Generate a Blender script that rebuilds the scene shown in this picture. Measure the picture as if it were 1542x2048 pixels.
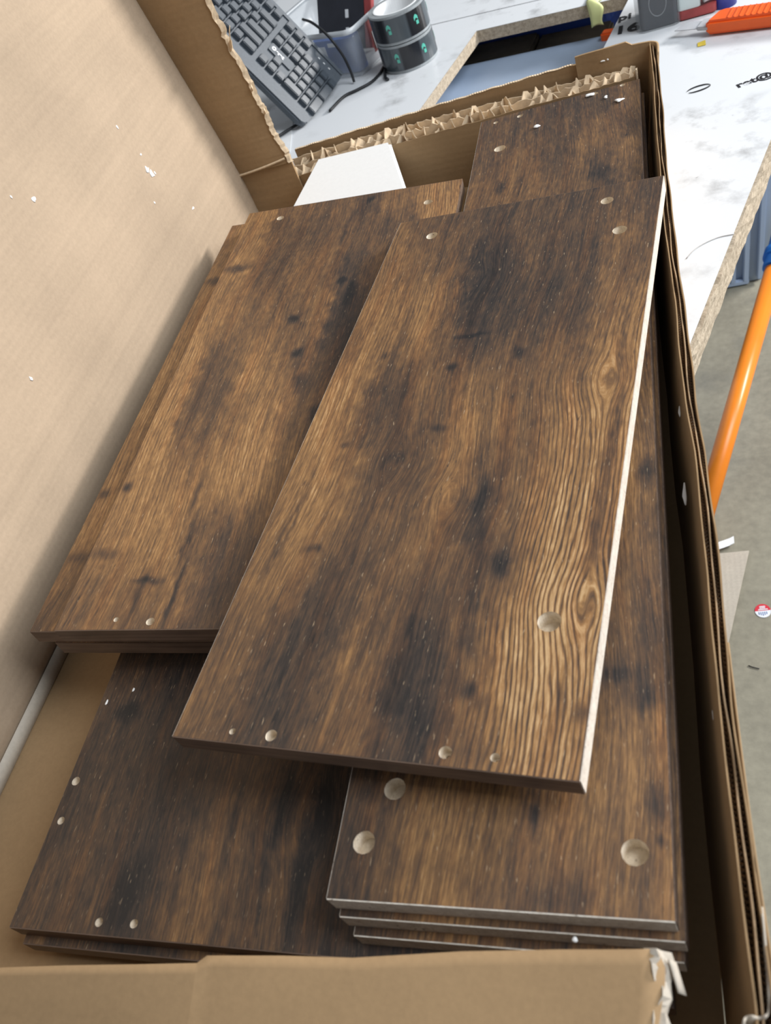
import bpy, bmesh, math, random
import numpy as np
from mathutils import Vector, Matrix, geometry
random.seed(7)
rng = np.random.default_rng(7)
S = bpy.context.scene
for o in list(bpy.data.objects):
    bpy.data.objects.remove(o)
C = S.collection

# ------------------------------------------------------------------ camera
Z0 = 0.80            # the layout below is measured from the top of the lowest boards; the shop floor is 0.8 m under it
cam_d = bpy.data.cameras.new('camera')
cam = bpy.data.objects.new('camera', cam_d)
C.objects.link(cam)
cam_d.sensor_fit = 'VERTICAL'
cam_d.sensor_height = 36.0
cam_d.lens = 1741.4 / 2048 * 36.0
cam_d.clip_start = 0.01
cam.matrix_world = Matrix(((0.93228424, 0.06884797, 0.35511414, 0.0),
                           (0.18170924, 0.75972811, -0.62433561, 0.0),
                           (-0.31277443, 0.64658577, 0.69577223, 0.53 + Z0),
                           (0, 0, 0, 1)))
cam_d.dof.use_dof = True
cam_d.dof.focus_distance = 0.85
cam_d.dof.aperture_fstop = 11.0
S.camera = cam

# ------------------------------------------------------------------ world and lamps
W = bpy.data.worlds.new('hall_light')
S.world = W
W.use_nodes = True
W.node_tree.nodes['Background'].inputs['Color'].default_value = (0.92, 0.96, 1.0, 1)
W.node_tree.nodes['Background'].inputs['Strength'].default_value = 0.25

def area(name, loc, target, sx, sy, power, col):
    d = bpy.data.lights.new(name, 'AREA')
    d.shape = 'RECTANGLE'
    d.size, d.size_y, d.energy, d.color = sx, sy, power, col
    o = bpy.data.objects.new(name, d)
    C.objects.link(o)
    o.location = (loc[0], loc[1], loc[2] + Z0)
    v = Vector((target[0], target[1], target[2] + Z0)) - o.location
    o.rotation_euler = v.to_track_quat('-Z', 'Y').to_euler()
    return o
# fluorescent rows under the hall's ceiling: one to the right of the bench, one over its far end
area('lamp_right', (2.6, 2.7, 1.15), (-0.5, 0.75, 0.05), 1.3, 0.35, 150, (1.0, 0.97, 0.93))
area('ceiling_lamp_over', (1.9, 0.55, 2.1), (-0.1, 0.75, 0.0), 1.2, 2.0, 80, (0.93, 0.97, 1.0))

S.view_settings.view_transform = 'Standard'
S.view_settings.look = 'None'
S.view_settings.gamma = 1.0
S.view_settings.use_curve_mapping = False
S.view_settings.exposure = 0.0

# ------------------------------------------------------------------ helpers
def lin(r, g, b):
    return tuple(((c / 255) / 12.92 if c / 255 <= 0.04045 else ((c / 255 + 0.055) / 1.055) ** 2.4) for c in (r, g, b)) + (1.0,)

class NT:
    """small wrapper for writing node materials"""
    def __init__(self, name, rough=0.6, spec=0.5):
        self.m = bpy.data.materials.new(name)
        self.m.use_nodes = True
        self.t = self.m.node_tree
        self.b = self.t.nodes['Principled BSDF']
        self.b.inputs['Roughness'].default_value = rough
        self.b.inputs['Specular IOR Level'].default_value = spec
    def n(self, kind, **kw):
        x = self.t.nodes.new(kind)
        for k, v in kw.items():
            setattr(x, k, v)
        return x
    def link(self, a, b):
        self.t.links.new(a, b)
    def val(self, sock, v):
        if isinstance(v, bpy.types.NodeSocket):
            self.link(v, sock)
        else:
            sock.default_value = v
    def math(self, op, a, b=0.0, c=None, clamp=False):
        x = self.n('ShaderNodeMath', operation=op, use_clamp=clamp)
        self.val(x.inputs[0], a)
        self.val(x.inputs[1], b)
        if c is not None:
            self.val(x.inputs[2], c)
        return x.outputs[0]
    def coords(self, scale=(1, 1, 1), offset_random=False, kind='Object'):
        tc = self.n('ShaderNodeTexCoord')
        mp = self.n('ShaderNodeMapping')
        self.link(tc.outputs[kind], mp.inputs['Vector'])
        mp.inputs['Scale'].default_value = scale
        if offset_random:
            oi = self.n('ShaderNodeObjectInfo')
            mu = self.n('ShaderNodeVectorMath', operation='SCALE')
            mu.inputs[0].default_value = (37.0, 53.0, 11.0)
            self.link(oi.outputs['Random'], mu.inputs['Scale'])
            self.link(mu.outputs[0], mp.inputs['Location'])
        return mp.outputs[0]
    def noise(self, vec, scale, detail=4.0, rough=0.55, dist=0.0):
        x = self.n('ShaderNodeTexNoise')
        self.link(vec, x.inputs['Vector'])
        x.inputs['Scale'].default_value = scale
        x.inputs['Detail'].default_value = detail
        x.inputs['Roughness'].default_value = rough
        x.inputs['Distortion'].default_value = dist
        return x.outputs['Fac']
    def ramp(self, fac, stops, interp='LINEAR'):
        x = self.n('ShaderNodeValToRGB')
        self.link(fac, x.inputs['Fac'])
        e = x.color_ramp.elements
        x.color_ramp.interpolation = interp
        while len(e) < len(stops):
            e.new(0.5)
        for s, (p, c) in zip(e, stops):
            s.position = p
            s.color = c
        return x.outputs['Color']
    def mix(self, fac, a, b, mode='MIX'):
        x = self.n('ShaderNodeMix', data_type='RGBA', blend_type=mode)
        self.val(x.inputs[0], fac)
        self.val(x.inputs[6], a)
        self.val(x.inputs[7], b)
        return x.outputs[2]
    def bump(self, h, strength=0.3, dist=0.001):
        x = self.n('ShaderNodeBump')
        x.inputs['Strength'].default_value = strength
        x.inputs['Distance'].default_value = dist
        self.link(h, x.inputs['Height'])
        self.link(x.outputs[0], self.b.inputs['Normal'])
    def color(self, c):
        self.val(self.b.inputs['Base Color'], c)
        return self

def plain(name, rgb, rough=0.5, spec=0.5, vary=0.08, scale=40.0, metal=0.0):
    t = NT(name, rough, spec)
    c = lin(*rgb)
    v = t.noise(t.coords(), scale, 4.0)
    d = tuple(x * (1 - 2 * vary) for x in c[:3]) + (1,)
    l = tuple(min(1, x * (1 + 2 * vary)) for x in c[:3]) + (1,)
    t.color(t.ramp(v, [(0.3, d), (0.7, l)]))
    t.b.inputs['Metallic'].default_value = metal
    return t.m

M = {}
# wood-effect melamine: the slow tone, the dark marks and the flow of the grain come with the board (attributes), the fine print from noise
def wood_material():
    t = NT('wood_effect_melamine', 0.46, 0.45)
    at = t.n('ShaderNodeAttribute', attribute_name='tone').outputs['Fac']
    ru = t.n('ShaderNodeAttribute', attribute_name='grain').outputs['Fac']
    rs = t.n('ShaderNodeAttribute', attribute_name='ring').outputs['Fac']
    p = t.coords((1, 1, 1), True)
    def aniso(sx, sy):
        mp = t.n('ShaderNodeMapping')
        t.link(p, mp.inputs['Vector'])
        mp.inputs['Scale'].default_value = (sx, sy, 1)
        return mp.outputs[0]
    # coordinate that runs across the grain
    cb = t.n('ShaderNodeCombineXYZ')
    sp = t.n('ShaderNodeSeparateXYZ')
    t.link(p, sp.inputs[0])
    t.link(ru, cb.inputs[0])
    t.link(sp.outputs[1], cb.inputs[1])
    t.link(sp.outputs[2], cb.inputs[2])
    def flow(sx, sy):
        mp = t.n('ShaderNodeMapping')
        t.link(cb.outputs[0], mp.inputs['Vector'])
        mp.inputs['Scale'].default_value = (sx, sy, 1)
        return mp.outputs[0]
    blot = t.noise(aniso(28, 7), 1.0, 5, 0.6)
    blot2 = t.noise(aniso(95, 24), 1.0, 5, 0.65)
    streak = t.noise(flow(120, 5), 1.0, 4, 0.6)
    fine = t.noise(flow(700, 16), 1.0, 4, 0.7)
    hair = t.noise(flow(1500, 60), 1.0, 3, 0.7)
    # year rings
    wob = t.noise(flow(40, 7), 1.0, 3, 0.5)
    ph = t.math('ADD', t.math('MULTIPLY', ru, 2 * math.pi * 270), t.math('MULTIPLY_ADD', t.noise(flow(170, 34), 1.0, 2, 0.5), 5.0, t.math('MULTIPLY', wob, 22.0)))
    ring = t.math('MULTIPLY_ADD', t.math('SINE', ph), 0.5, 0.5)
    ring = t.math('POWER', ring, 2.6)
    v = t.math('MULTIPLY_ADD', t.math('SUBTRACT', blot, 0.5), 0.32, at)
    v = t.math('MULTIPLY_ADD', t.math('SUBTRACT', blot2, 0.5), 0.34, v)
    v = t.math('MULTIPLY_ADD', t.math('SUBTRACT', streak, 0.5), 0.46, v)
    v = t.math('MULTIPLY_ADD', t.math('SUBTRACT', fine, 0.5), 0.60, v)
    v = t.math('MULTIPLY_ADD', t.math('SUBTRACT', hair, 0.5), 0.55, v)
    dash = t.noise(flow(420, 95), 1.0, 3, 0.6)
    v = t.math('MULTIPLY_ADD', t.math('SUBTRACT', dash, 0.5), 0.42, v)
    v = t.math('SUBTRACT', v, t.math('MULTIPLY', t.math('MULTIPLY', ring, rs), t.math('MULTIPLY_ADD', blot2, 0.6, 0.08)))
    # short worm cracks and pale scratches in the print
    ck = t.noise(aniso(420, 70), 1.0, 2, 0.5, 0.6)
    ckm = t.math('MULTIPLY', t.math('SUBTRACT', ck, 0.66, clamp=True), 5.0, clamp=True)
    ckz = t.math('MULTIPLY', t.math('SUBTRACT', t.noise(aniso(16, 9), 1.0, 2), 0.50, clamp=True), 9.0, clamp=True)
    v = t.math('SUBTRACT', v, t.math('MULTIPLY', t.math('MULTIPLY', ckm, ckz), 0.45))
    sc = t.noise(aniso(900, 120), 1.0, 2, 0.5, 0.3)
    scm = t.math('MULTIPLY', t.math('SUBTRACT', sc, 0.675, clamp=True), 9.0, clamp=True)
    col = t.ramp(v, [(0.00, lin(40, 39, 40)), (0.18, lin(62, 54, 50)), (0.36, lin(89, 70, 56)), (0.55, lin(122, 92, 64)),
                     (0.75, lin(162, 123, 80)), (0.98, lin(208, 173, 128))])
    hue = t.math('MULTIPLY', t.math('SUBTRACT', t.noise(flow(60, 6), 1.0, 4, 0.6), 0.48, clamp=True), 3.2, clamp=True)
    col = t.mix(t.math('MULTIPLY', hue, 0.42), col, t.mix(1.0, col, lin(240, 190, 160), 'MULTIPLY'))
    col = t.mix(t.math('MULTIPLY', scm, 0.6), col, lin(206, 180, 146))
    t.color(col)
    h = t.math('ADD', t.math('MULTIPLY', fine, 0.5), t.math('MULTIPLY', hair, 0.5))
    h = t.math('SUBTRACT', h, t.math('MULTIPLY', ring, t.math('MULTIPLY', rs, 0.6)))
    t.bump(h, 0.35, 0.0008)
    t.link(t.math('MULTIPLY_ADD', fine, 0.22, 0.36), t.b.inputs['Roughness'])
    return t.m
M['wood'] = wood_material()

def band_material():
    t = NT('brown_edge_band', 0.5, 0.4)
    a = t.noise(t.coords((8, 400, 400), True), 1.0, 4)
    b = t.noise(t.coords((30, 60, 60), True), 1.0, 3)
    t.color(t.ramp(t.math('MULTIPLY_ADD', a, 0.6, t.math('MULTIPLY', b, 0.4)), [(0.3, lin(74, 60, 52)), (0.7, lin(126, 106, 92))]))
    return t.m
M['band'] = band_material()

def chip_material(name, light, dark, speck):
    t = NT(name, 0.85, 0.25)
    p = t.coords((1, 1, 1), True)
    a = t.noise(p, 160, 5, 0.6)
    b = t.noise(p, 520, 3, 0.6)
    c = t.ramp(t.math('MULTIPLY_ADD', a, 0.6, t.math('MULTIPLY', b, 0.4)), [(0.32, lin(*dark)), (0.62, lin(*light))])
    s = t.math('MULTIPLY', t.math('SUBTRACT', t.noise(p, 300, 2), 0.66, clamp=True), 8.0, clamp=True)
    t.color(t.mix(s, c, lin(*speck)))
    t.bump(a, 0.5, 0.0006)
    return t.m
M['chip'] = chip_material('raw_chipboard_edge', (242, 236, 226), (204, 194, 180), (120, 104, 88))
M['chip_pale'] = chip_material('pale_chipboard_edge', (230, 220, 208), (198, 186, 172), (96, 84, 70))
M['drilled'] = chip_material('drilled_chipboard', (240, 228, 210), (206, 190, 166), (140, 120, 96))
M['bench_chip'] = chip_material('bench_chipboard', (196, 182, 162), (140, 126, 108), (92, 80, 66))

def card_material(name, rgb, flute=(0, 1, 0), vary=0.10, rough=0.82):
    t = NT(name, rough, 0.25)
    p = t.coords()
    a = t.noise(p, 5.5, 4, 0.55)
    b = t.noise(p, 260, 3, 0.6)
    mp = t.n('ShaderNodeVectorMath', operation='DOT_PRODUCT')
    t.link(p, mp.inputs[0])
    mp.inputs[1].default_value = flute
    w = t.math('SINE', t.math('MULTIPLY_ADD', mp.outputs['Value'], 2 * math.pi / 0.0085, t.math('MULTIPLY', a, 3.0)))
    c = lin(*rgb)
    f = t.math('ADD', t.math('MULTIPLY', a, 0.7), t.math('MULTIPLY', b, 0.3))
    st = t.noise(t.coords((3, 1.2, 60)), 1.0, 3, 0.6)
    f = t.math('MULTIPLY_ADD', t.math('SUBTRACT', st, 0.5), 0.30, f)
    f = t.math('MULTIPLY_ADD', w, 0.012, f)
    lo = tuple(x * (1 - vary * 1.6) for x in c[:3]) + (1,)
    hi = tuple(min(1, x * (1 + vary * 1.6)) for x in c[:3]) + (1,)
    t.color(t.ramp(f, [(0.3, lo), (0.7, hi)]))
    t.bump(t.math('MULTIPLY_ADD', w, 0.5, b), 0.10, 0.0006)
    return t.m
M['card'] = card_material('brown_cardboard', (158, 131, 98), (0, 0, 1))
M['card_lid'] = card_material('pale_brown_cardboard', (176, 156, 134), (0, 0, 1))
M['card_torn'] = card_material('torn_cardboard_paper', (220, 198, 168), (1, 0, 0), 0.16)
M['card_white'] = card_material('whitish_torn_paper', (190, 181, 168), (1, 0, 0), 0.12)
M['card_edge'] = card_material('cut_cardboard_edge', (168, 142, 112), (0, 1, 0), 0.2)
M['card_core'] = card_material('corrugated_paper', (132, 112, 92), (0, 1, 0), 0.2)

def link(o, parent=None):
    C.objects.link(o)
    if parent is not None:
        o.parent = parent
    return o
def tag(o, label, cat, group=None, kind=None):
    if label: o['label'] = label
    if cat: o['category'] = cat
    if group: o['group'] = group
    if kind: o['kind'] = kind
    return o
def thing(name, label, cat, loc=(0, 0, 0), rot=None, group=None):
    o = bpy.data.objects.new(name, None)
    o.empty_display_size = 0.02
    link(o)
    o.location = loc
    if rot is not None:
        o.rotation_euler = rot
    return tag(o, label, cat, group)
def mesh(name, verts, faces, mat, parent=None, smooth=False, loc=None):
    me = bpy.data.meshes.new(name)
    me.from_pydata([tuple(map(float, v)) for v in verts], [], [tuple(int(i) for i in f) for f in faces])
    me.update()
    me.materials.append(mat if not isinstance(mat, str) else M[mat])
    if smooth:
        me.polygons.foreach_set('use_smooth', [True] * len(me.polygons))
    o = bpy.data.objects.new(name, me)
    if loc is not None:
        o.location = loc
    return link(o, parent)
def frombm(name, bm, mat, parent=None, smooth=False):
    bmesh.ops.recalc_face_normals(bm, faces=bm.faces)
    me = bpy.data.meshes.new(name)
    bm.to_mesh(me)
    bm.free()
    me.materials.append(mat if not isinstance(mat, str) else M[mat])
    if smooth:
        me.polygons.foreach_set('use_smooth', [True] * len(me.polygons))
    o = bpy.data.objects.new(name, me)
    return link(o, parent)
def share(name, src, parent, loc, rot=None, scale=None):
    o = bpy.data.objects.new(name, src.data)
    o.location = loc
    if rot is not None: o.rotation_euler = rot
    if scale is not None: o.scale = scale
    return link(o, parent)
def box(name, lo, hi, mat, parent=None, bev=0.0, seg=2, smooth=False):
    bm = bmesh.new()
    bmesh.ops.create_cube(bm, size=1.0)
    for v in bm.verts:
        v.co = Vector([lo[i] + (v.co[i] + 0.5) * (hi[i] - lo[i]) for i in range(3)])
    if bev:
        bmesh.ops.bevel(bm, geom=list(bm.edges), offset=bev, segments=seg, affect='EDGES', clamp_overlap=True)
    return frombm(name, bm, mat, parent, smooth)
def prism(name, poly, axis_vec, mat, parent=None, bev=0.0):
    """closed polygon (3-D points in one plane) pushed along axis_vec"""
    n = len(poly)
    a = Vector(axis_vec)
    v = [Vector(p) for p in poly] + [Vector(p) + a for p in poly]
    f = [tuple(range(n)), tuple(range(2 * n - 1, n - 1, -1))] + [(i, i + n, (i + 1) % n + n, (i + 1) % n) for i in range(n)]
    bm = bmesh.new()
    bv = [bm.verts.new(p) for p in v]
    for q in f:
        bm.faces.new([bv[i] for i in q])
    if bev:
        bmesh.ops.bevel(bm, geom=list(bm.edges), offset=bev, segments=2, affect='EDGES', clamp_overlap=True)
    return frombm(name, bm, mat, parent)
def tube(name, pts, r, mat, parent=None, seg=10, smooth=True, closed=False):
    pts = [Vector(p) for p in pts]
    verts, faces = [], []
    n = len(pts)
    for i, p in enumerate(pts):
        d = (pts[min(i + 1, n - 1)] - pts[max(i - 1, 0)]).normalized()
        u = d.cross(Vector((0, 0, 1)))
        if u.length < 1e-4: u = d.cross(Vector((1, 0, 0)))
        u.normalize()
        w = u.cross(d)
        rr = r[i] if isinstance(r, (list, tuple)) else r
        for k in range(seg):
            a = 2 * math.pi * k / seg
            verts.append(p + u * rr * math.cos(a) + w * rr * math.sin(a))
    for i in range(n - 1):
        for k in range(seg):
            faces.append((i * seg + k, i * seg + (k + 1) % seg, (i + 1) * seg + (k + 1) % seg, (i + 1) * seg + k))
    faces.append(tuple(range(seg - 1, -1, -1)))
    faces.append(tuple((n - 1) * seg + k for k in range(seg)))
    o = mesh(name, verts, faces, mat, parent)
    if smooth:
        for pl in o.data.polygons:
            pl.use_smooth = len(pl.vertices) == 4
    return o
def smoothpath(ctrl, per=8):
    out = []
    c = [Vector(p) for p in ctrl]
    c = [c[0] * 2 - c[1]] + c + [c[-1] * 2 - c[-2]]
    for i in range(1, len(c) - 2):
        for k in range(per):
            t = k / per
            p0, p1, p2, p3 = c[i - 1:i + 3]
            out.append(0.5 * ((2 * p1) + (p2 - p0) * t + (2 * p0 - 5 * p1 + 4 * p2 - p3) * t * t + (3 * p1 - p0 - 3 * p2 + p3) * t ** 3))
    out.append(c[-2])
    return out
def sheet(name, rows, thick, mat, parent=None, nrm=None, smooth=False):
    """thin sheet: rows of points (grid) thickened along the local normal, or along nrm"""
    P = np.array([[tuple(p) for p in r] for r in rows], float)
    nr, nc = P.shape[:2]
    if nrm is None:
        du = np.gradient(P, axis=1)
        dv = np.gradient(P, axis=0)
        N = np.cross(du, dv)
        N /= np.linalg.norm(N, axis=2, keepdims=True) + 1e-12
    else:
        N = np.broadcast_to(np.array(nrm, float), P.shape)
    A = (P + N * thick / 2).reshape(-1, 3)
    B = (P - N * thick / 2).reshape(-1, 3)
    V = np.concatenate([A, B])
    n = nr * nc
    F = []
    for i in range(nr - 1):
        for j in range(nc - 1):
            a, b, c, d = i * nc + j, i * nc + j + 1, (i + 1) * nc + j + 1, (i + 1) * nc + j
            F.append((a, b, c, d))
            F.append((n + d, n + c, n + b, n + a))
    for j in range(nc - 1):
        F.append((j + 1, j, n + j, n + j + 1))
        k = (nr - 1) * nc
        F.append((k + j, k + j + 1, n + k + j + 1, n + k + j))
    for i in range(nr - 1):
        F.append((i * nc, (i + 1) * nc, n + (i + 1) * nc, n + i * nc))
        F.append(((i + 1) * nc + nc - 1, i * nc + nc - 1, n + i * nc + nc - 1, n + (i + 1) * nc + nc - 1))
    return mesh(name, V, F, mat, parent, smooth)
def text(name, body, size, mat, parent, loc, rot, extrude=0.0002, align='LEFT', bold=0.0):
    cu = bpy.data.curves.new(name, 'FONT')
    cu.body = body
    cu.size = size
    cu.extrude = extrude
    cu.offset = bold
    cu.align_x = align
    cu.align_y = 'CENTER'
    tmp = bpy.data.objects.new(name, cu)
    C.objects.link(tmp)
    bpy.context.view_layer.update()
    me = bpy.data.meshes.new_from_object(tmp)
    bpy.data.objects.remove(tmp)
    me.materials.clear()
    me.materials.append(M[mat] if isinstance(mat, str) else mat)
    o = bpy.data.objects.new(name, me)
    if isinstance(rot, Matrix):
        o.matrix_local = Matrix.Translation(loc) @ rot.to_4x4()
    else:
        o.location = loc
        o.rotation_euler = rot
    return link(o, parent)

# measured print of the boards: (x mm, y mm, tone 0-10) samples, dark marks (x, y, rx, ry, depth), knots and drilled holes (x, y, diameter mm, bored through)
TONE_B1 = [(-95,273,4.0),(-52,252,3.5),(-20,278,3.0),(21,275,2.8),(56,273,2.8),(94,279,3.5),(122,278,3.5),(-132,220,6.0),(-96,212,5.0),(-59,211,4.0),(-24,195,1.8),(5,173,2.0),(37,181,3.0),(70,173,2.5),(101,165,4.0),(126,174,5.0),(132,202,4.0),(-129,154,6.0),(-95,148,6.0),(-64,149,6.0),(-41,137,4.0),(-16,132,1.5),(9,128,2.2),(45,128,3.0),(78,114,3.0),(108,108,5.0),(132,104,7.0),(-132,95,5.5),(-105,77,6.0),(-83,87,4.0),(-56,97,6.0),(-29,86,4.0),(-3,95,2.5),(39,62,3.5),(63,71,4.0),(90,54,5.0),(113,57,7.0),(133,54,7.0),(-132,33,7.5),(-111,30,7.0),(-86,27,3.5),(-65,38,3.0),(-34,28,5.0),(-14,38,4.5),(17,40,5.0),(46,18,4.5),(71,15,5.5),(92,7,7.0),(115,4,8.0),(131,8,6.5),(-132,-24,7.0),(-112,-25,8.0),(-90,-21,5.0),(-69,-11,2.8),(-41,-14,3.0),(-19,-16,4.5),(12,-19,6.0),(35,-10,6.0),(63,-34,4.5),(83,-36,7.0),(106,-43,8.0),(127,-39,7.0),(-135,-70,5.0),(-115,-71,7.5),(-85,-78,6.0),(-61,-68,3.5),(-42,-59,3.0),(-20,-76,4.0),(9,-77,6.0),(32,-73,5.0),(50,-69,5.0),(70,-75,5.5),(90,-81,7.0),(111,-82,8.0),(128,-83,7.0),(-135,-118,5.0),(-112,-119,7.0),(-84,-119,6.0),(-64,-115,5.0),(-47,-115,4.0),(-26,-116,4.5),(4,-121,5.5),(26,-117,4.0),(38,-103,2.0),(52,-117,5.0),(71,-122,7.0),(92,-118,8.0),(113,-123,8.0),(129,-119,7.0),(-133,-158,6.0),(-110,-158,7.0),(-87,-149,5.5),(-63,-144,3.5),(-37,-149,3.0),(-12,-153,4.5),(13,-157,5.0),(34,-153,3.0),(48,-153,4.0),(65,-157,2.5),(81,-157,7.0),(101,-157,8.5),(124,-157,8.0),(-128,-200,6.0),(-107,-199,5.5),(-83,-194,4.0),(-64,-189,2.0),(-40,-188,2.0),(-16,-192,4.0),(7,-191,4.5),(26,-195,3.5),(47,-194,3.5),(67,-193,6.0),(84,-193,8.0),(116,-196,8.5),(131,-191,7.0),(-133,-239,4.5),(-112,-237,5.0),(-92,-236,3.5),(-71,-227,1.8),(-47,-226,2.0),(-21,-225,4.0),(1,-223,4.0),(19,-226,2.5),(40,-225,3.0),(61,-228,4.0),(81,-230,7.5),(99,-229,8.5),(117,-224,8.5),(132,-224,8.0),(-133,-275,5.0),(-113,-273,4.5),(-89,-271,3.0),(-72,-266,1.8),(-48,-268,2.2),(-22,-266,4.5),(-2,-264,4.5),(18,-259,2.5),(38,-258,2.5),(58,-260,3.5),(74,-258,6.5),(95,-257,8.5),(113,-255,8.5),(130,-254,7.5),(-129,-301,4.5),(-99,-294,4.0),(-76,-294,2.8),(-57,-294,2.0),(-27,-294,3.5),(1,-295,4.0),(24,-293,2.2),(43,-291,2.5),(64,-285,4.0),(82,-284,6.5),(103,-285,8.0),(123,-286,8.0),(134,-281,6.5),(30,-302,2.0),(61,-301,4.0),(91,-301,7.0),(114,-300,8.0),(131,-299,7.0)]
MARK_B1 = [(65,-157,9.0,9.0,0.45),(126,-189,6.0,5.0,0.3),(-19,51,4.0,4.0,0.45),(38,63,5.0,6.0,0.35),(-91,78,4.0,5.0,0.3),(-84,-145,6.0,3.0,0.4),(-43,-56,12.0,10.0,0.2),(-12,93,14.0,2.5,0.4),(39,-98,5.0,22.0,0.4),(41,-135,5.0,12.0,0.25),(132,-262,5.0,6.0,0.45),(63,-252,5.0,6.0,0.35),(13,-207,3.0,12.0,0.3),(27,-237,14.0,28.0,0.15),(-95,-35,4.0,2.0,0.4),(117,18,4.0,5.0,0.3),(-13,-22,8.0,3.0,0.25),(-112,-93,2.0,40.0,0.35),(-118,-139,2.0,40.0,0.3),(-108,5,3.0,40.0,0.2),(124,-106,2.4,60.0,0.35),(128,-29,2.4,50.0,0.4),(123,55,2.4,40.0,0.4),(126,-153,2.2,30.0,0.3),(119,-261,2.2,30.0,0.25),(19,-263,14.0,14.0,0.12),(40,-278,10.0,10.0,0.12)]
KNOT_B1 = [(126,-189),(-43,-56),(14,-97),(-26,180),(115,21)]
HOLE_B1 = [(-91.2,267.0,12.0,1),(86.9,276.5,12.0,1),(104.2,222.6,13.0,0),(104.6,-202.4,15.0,0),(-61.6,-295.7,8.0,0),(-91.4,-295.7,4.5,1),(57.5,-294.9,8.0,1),(87.7,-295.0,5.5,1)]
TONE_A1 = [(-124,306,6.0),(-66,290,4.5),(0,283,4.0),(22,299,2.5),(55,290,5.0),(104,287,6.5),(133,283,6.5),(-126,240,6.0),(-80,239,3.5),(-39,229,3.5),(0,219,4.5),(36,220,4.0),(65,223,3.5),(-121,177,6.5),(-90,180,4.5),(-66,185,3.5),(-35,158,5.0),(0,160,4.5),(22,137,2.5),(48,149,4.5),(-123,120,6.0),(-97,115,5.5),(-67,119,5.0),(-22,75,3.5),(2,96,5.5),(33,82,2.0),(45,105,3.0),(-122,59,6.5),(-99,63,5.0),(-71,67,4.5),(-33,52,6.0),(0,54,5.0),(32,33,1.2),(38,56,1.2),(-123,10,7.0),(-98,22,3.5),(-77,27,5.0),(-40,13,6.5),(-8,16,4.0),(16,4,4.5),(34,9,1.5),(-125,-36,7.0),(-98,-32,3.0),(-82,-12,3.2),(-46,-24,6.5),(-13,-29,6.0),(20,-33,4.0),(33,-49,4.0),(-127,-79,7.0),(-98,-82,4.0),(-75,-71,3.0),(-51,-80,5.0),(-19,-84,7.0),(10,-81,5.5),(32,-90,4.5),(-123,-120,7.0),(-95,-122,6.0),(-73,-111,4.5),(-44,-120,6.5),(-13,-123,7.0),(13,-132,6.0),(25,-121,5.0),(-124,-157,7.0),(-90,-166,7.0),(-63,-156,5.5),(-36,-164,7.0),(-11,-166,7.0),(13,-168,6.0),(-128,-199,6.5),(-90,-207,7.0),(-57,-203,6.5),(-31,-210,4.0),(-8,-211,3.5),(8,-201,5.0),(-127,-238,6.0),(-95,-244,6.5),(-66,-246,7.0),(-38,-247,5.5),(-15,-248,3.0),(5,-238,3.0),(-126,-274,5.0),(-97,-275,6.0),(-71,-271,5.0),(-46,-277,6.5),(-19,-277,3.2),(2,-273,3.5),(-129,-302,4.0),(-101,-300,5.5),(-64,-300,3.5),(-42,-300,5.5),(-16,-301,3.0),(6,-301,3.5)]
MARK_A1 = [(-22,75,6.0,7.0,0.6),(-5,15,5.0,6.0,0.6),(19,133,5.0,6.0,0.5),(25,298,3.0,8.0,0.4),(-131,-156,5.0,6.0,0.6),(-159,-200,5.0,6.0,0.5),(-153,136,8.0,8.0,0.45),(-120,187,14.0,7.0,0.5),(-71,-263,14.0,3.0,0.45),(-74,-276,4.0,18.0,0.35),(34,-77,4.0,12.0,0.45),(9,-32,6.0,14.0,0.3),(-122,-233,16.0,5.0,0.3),(-41,-277,2.0,32.0,0.5),(-48,-220,2.0,28.0,0.45),(-56,-166,2.0,22.0,0.35),(-153,-90,2.0,40.0,0.4),(-155,-32,2.0,26.0,0.35),(-49,115,2.2,60.0,0.25),(4,228,2.0,40.0,0.25),(-148,-143,2.0,20.0,0.35),(33,107,6.0,20.0,0.3)]
KNOT_A1 = []
HOLE_A1 = [(-90.4,286.8,9.0,1),(97.9,269.7,10.0,1),(-53.1,-303.1,7.0,0),(-84.7,-300.7,4.5,0)]
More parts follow.
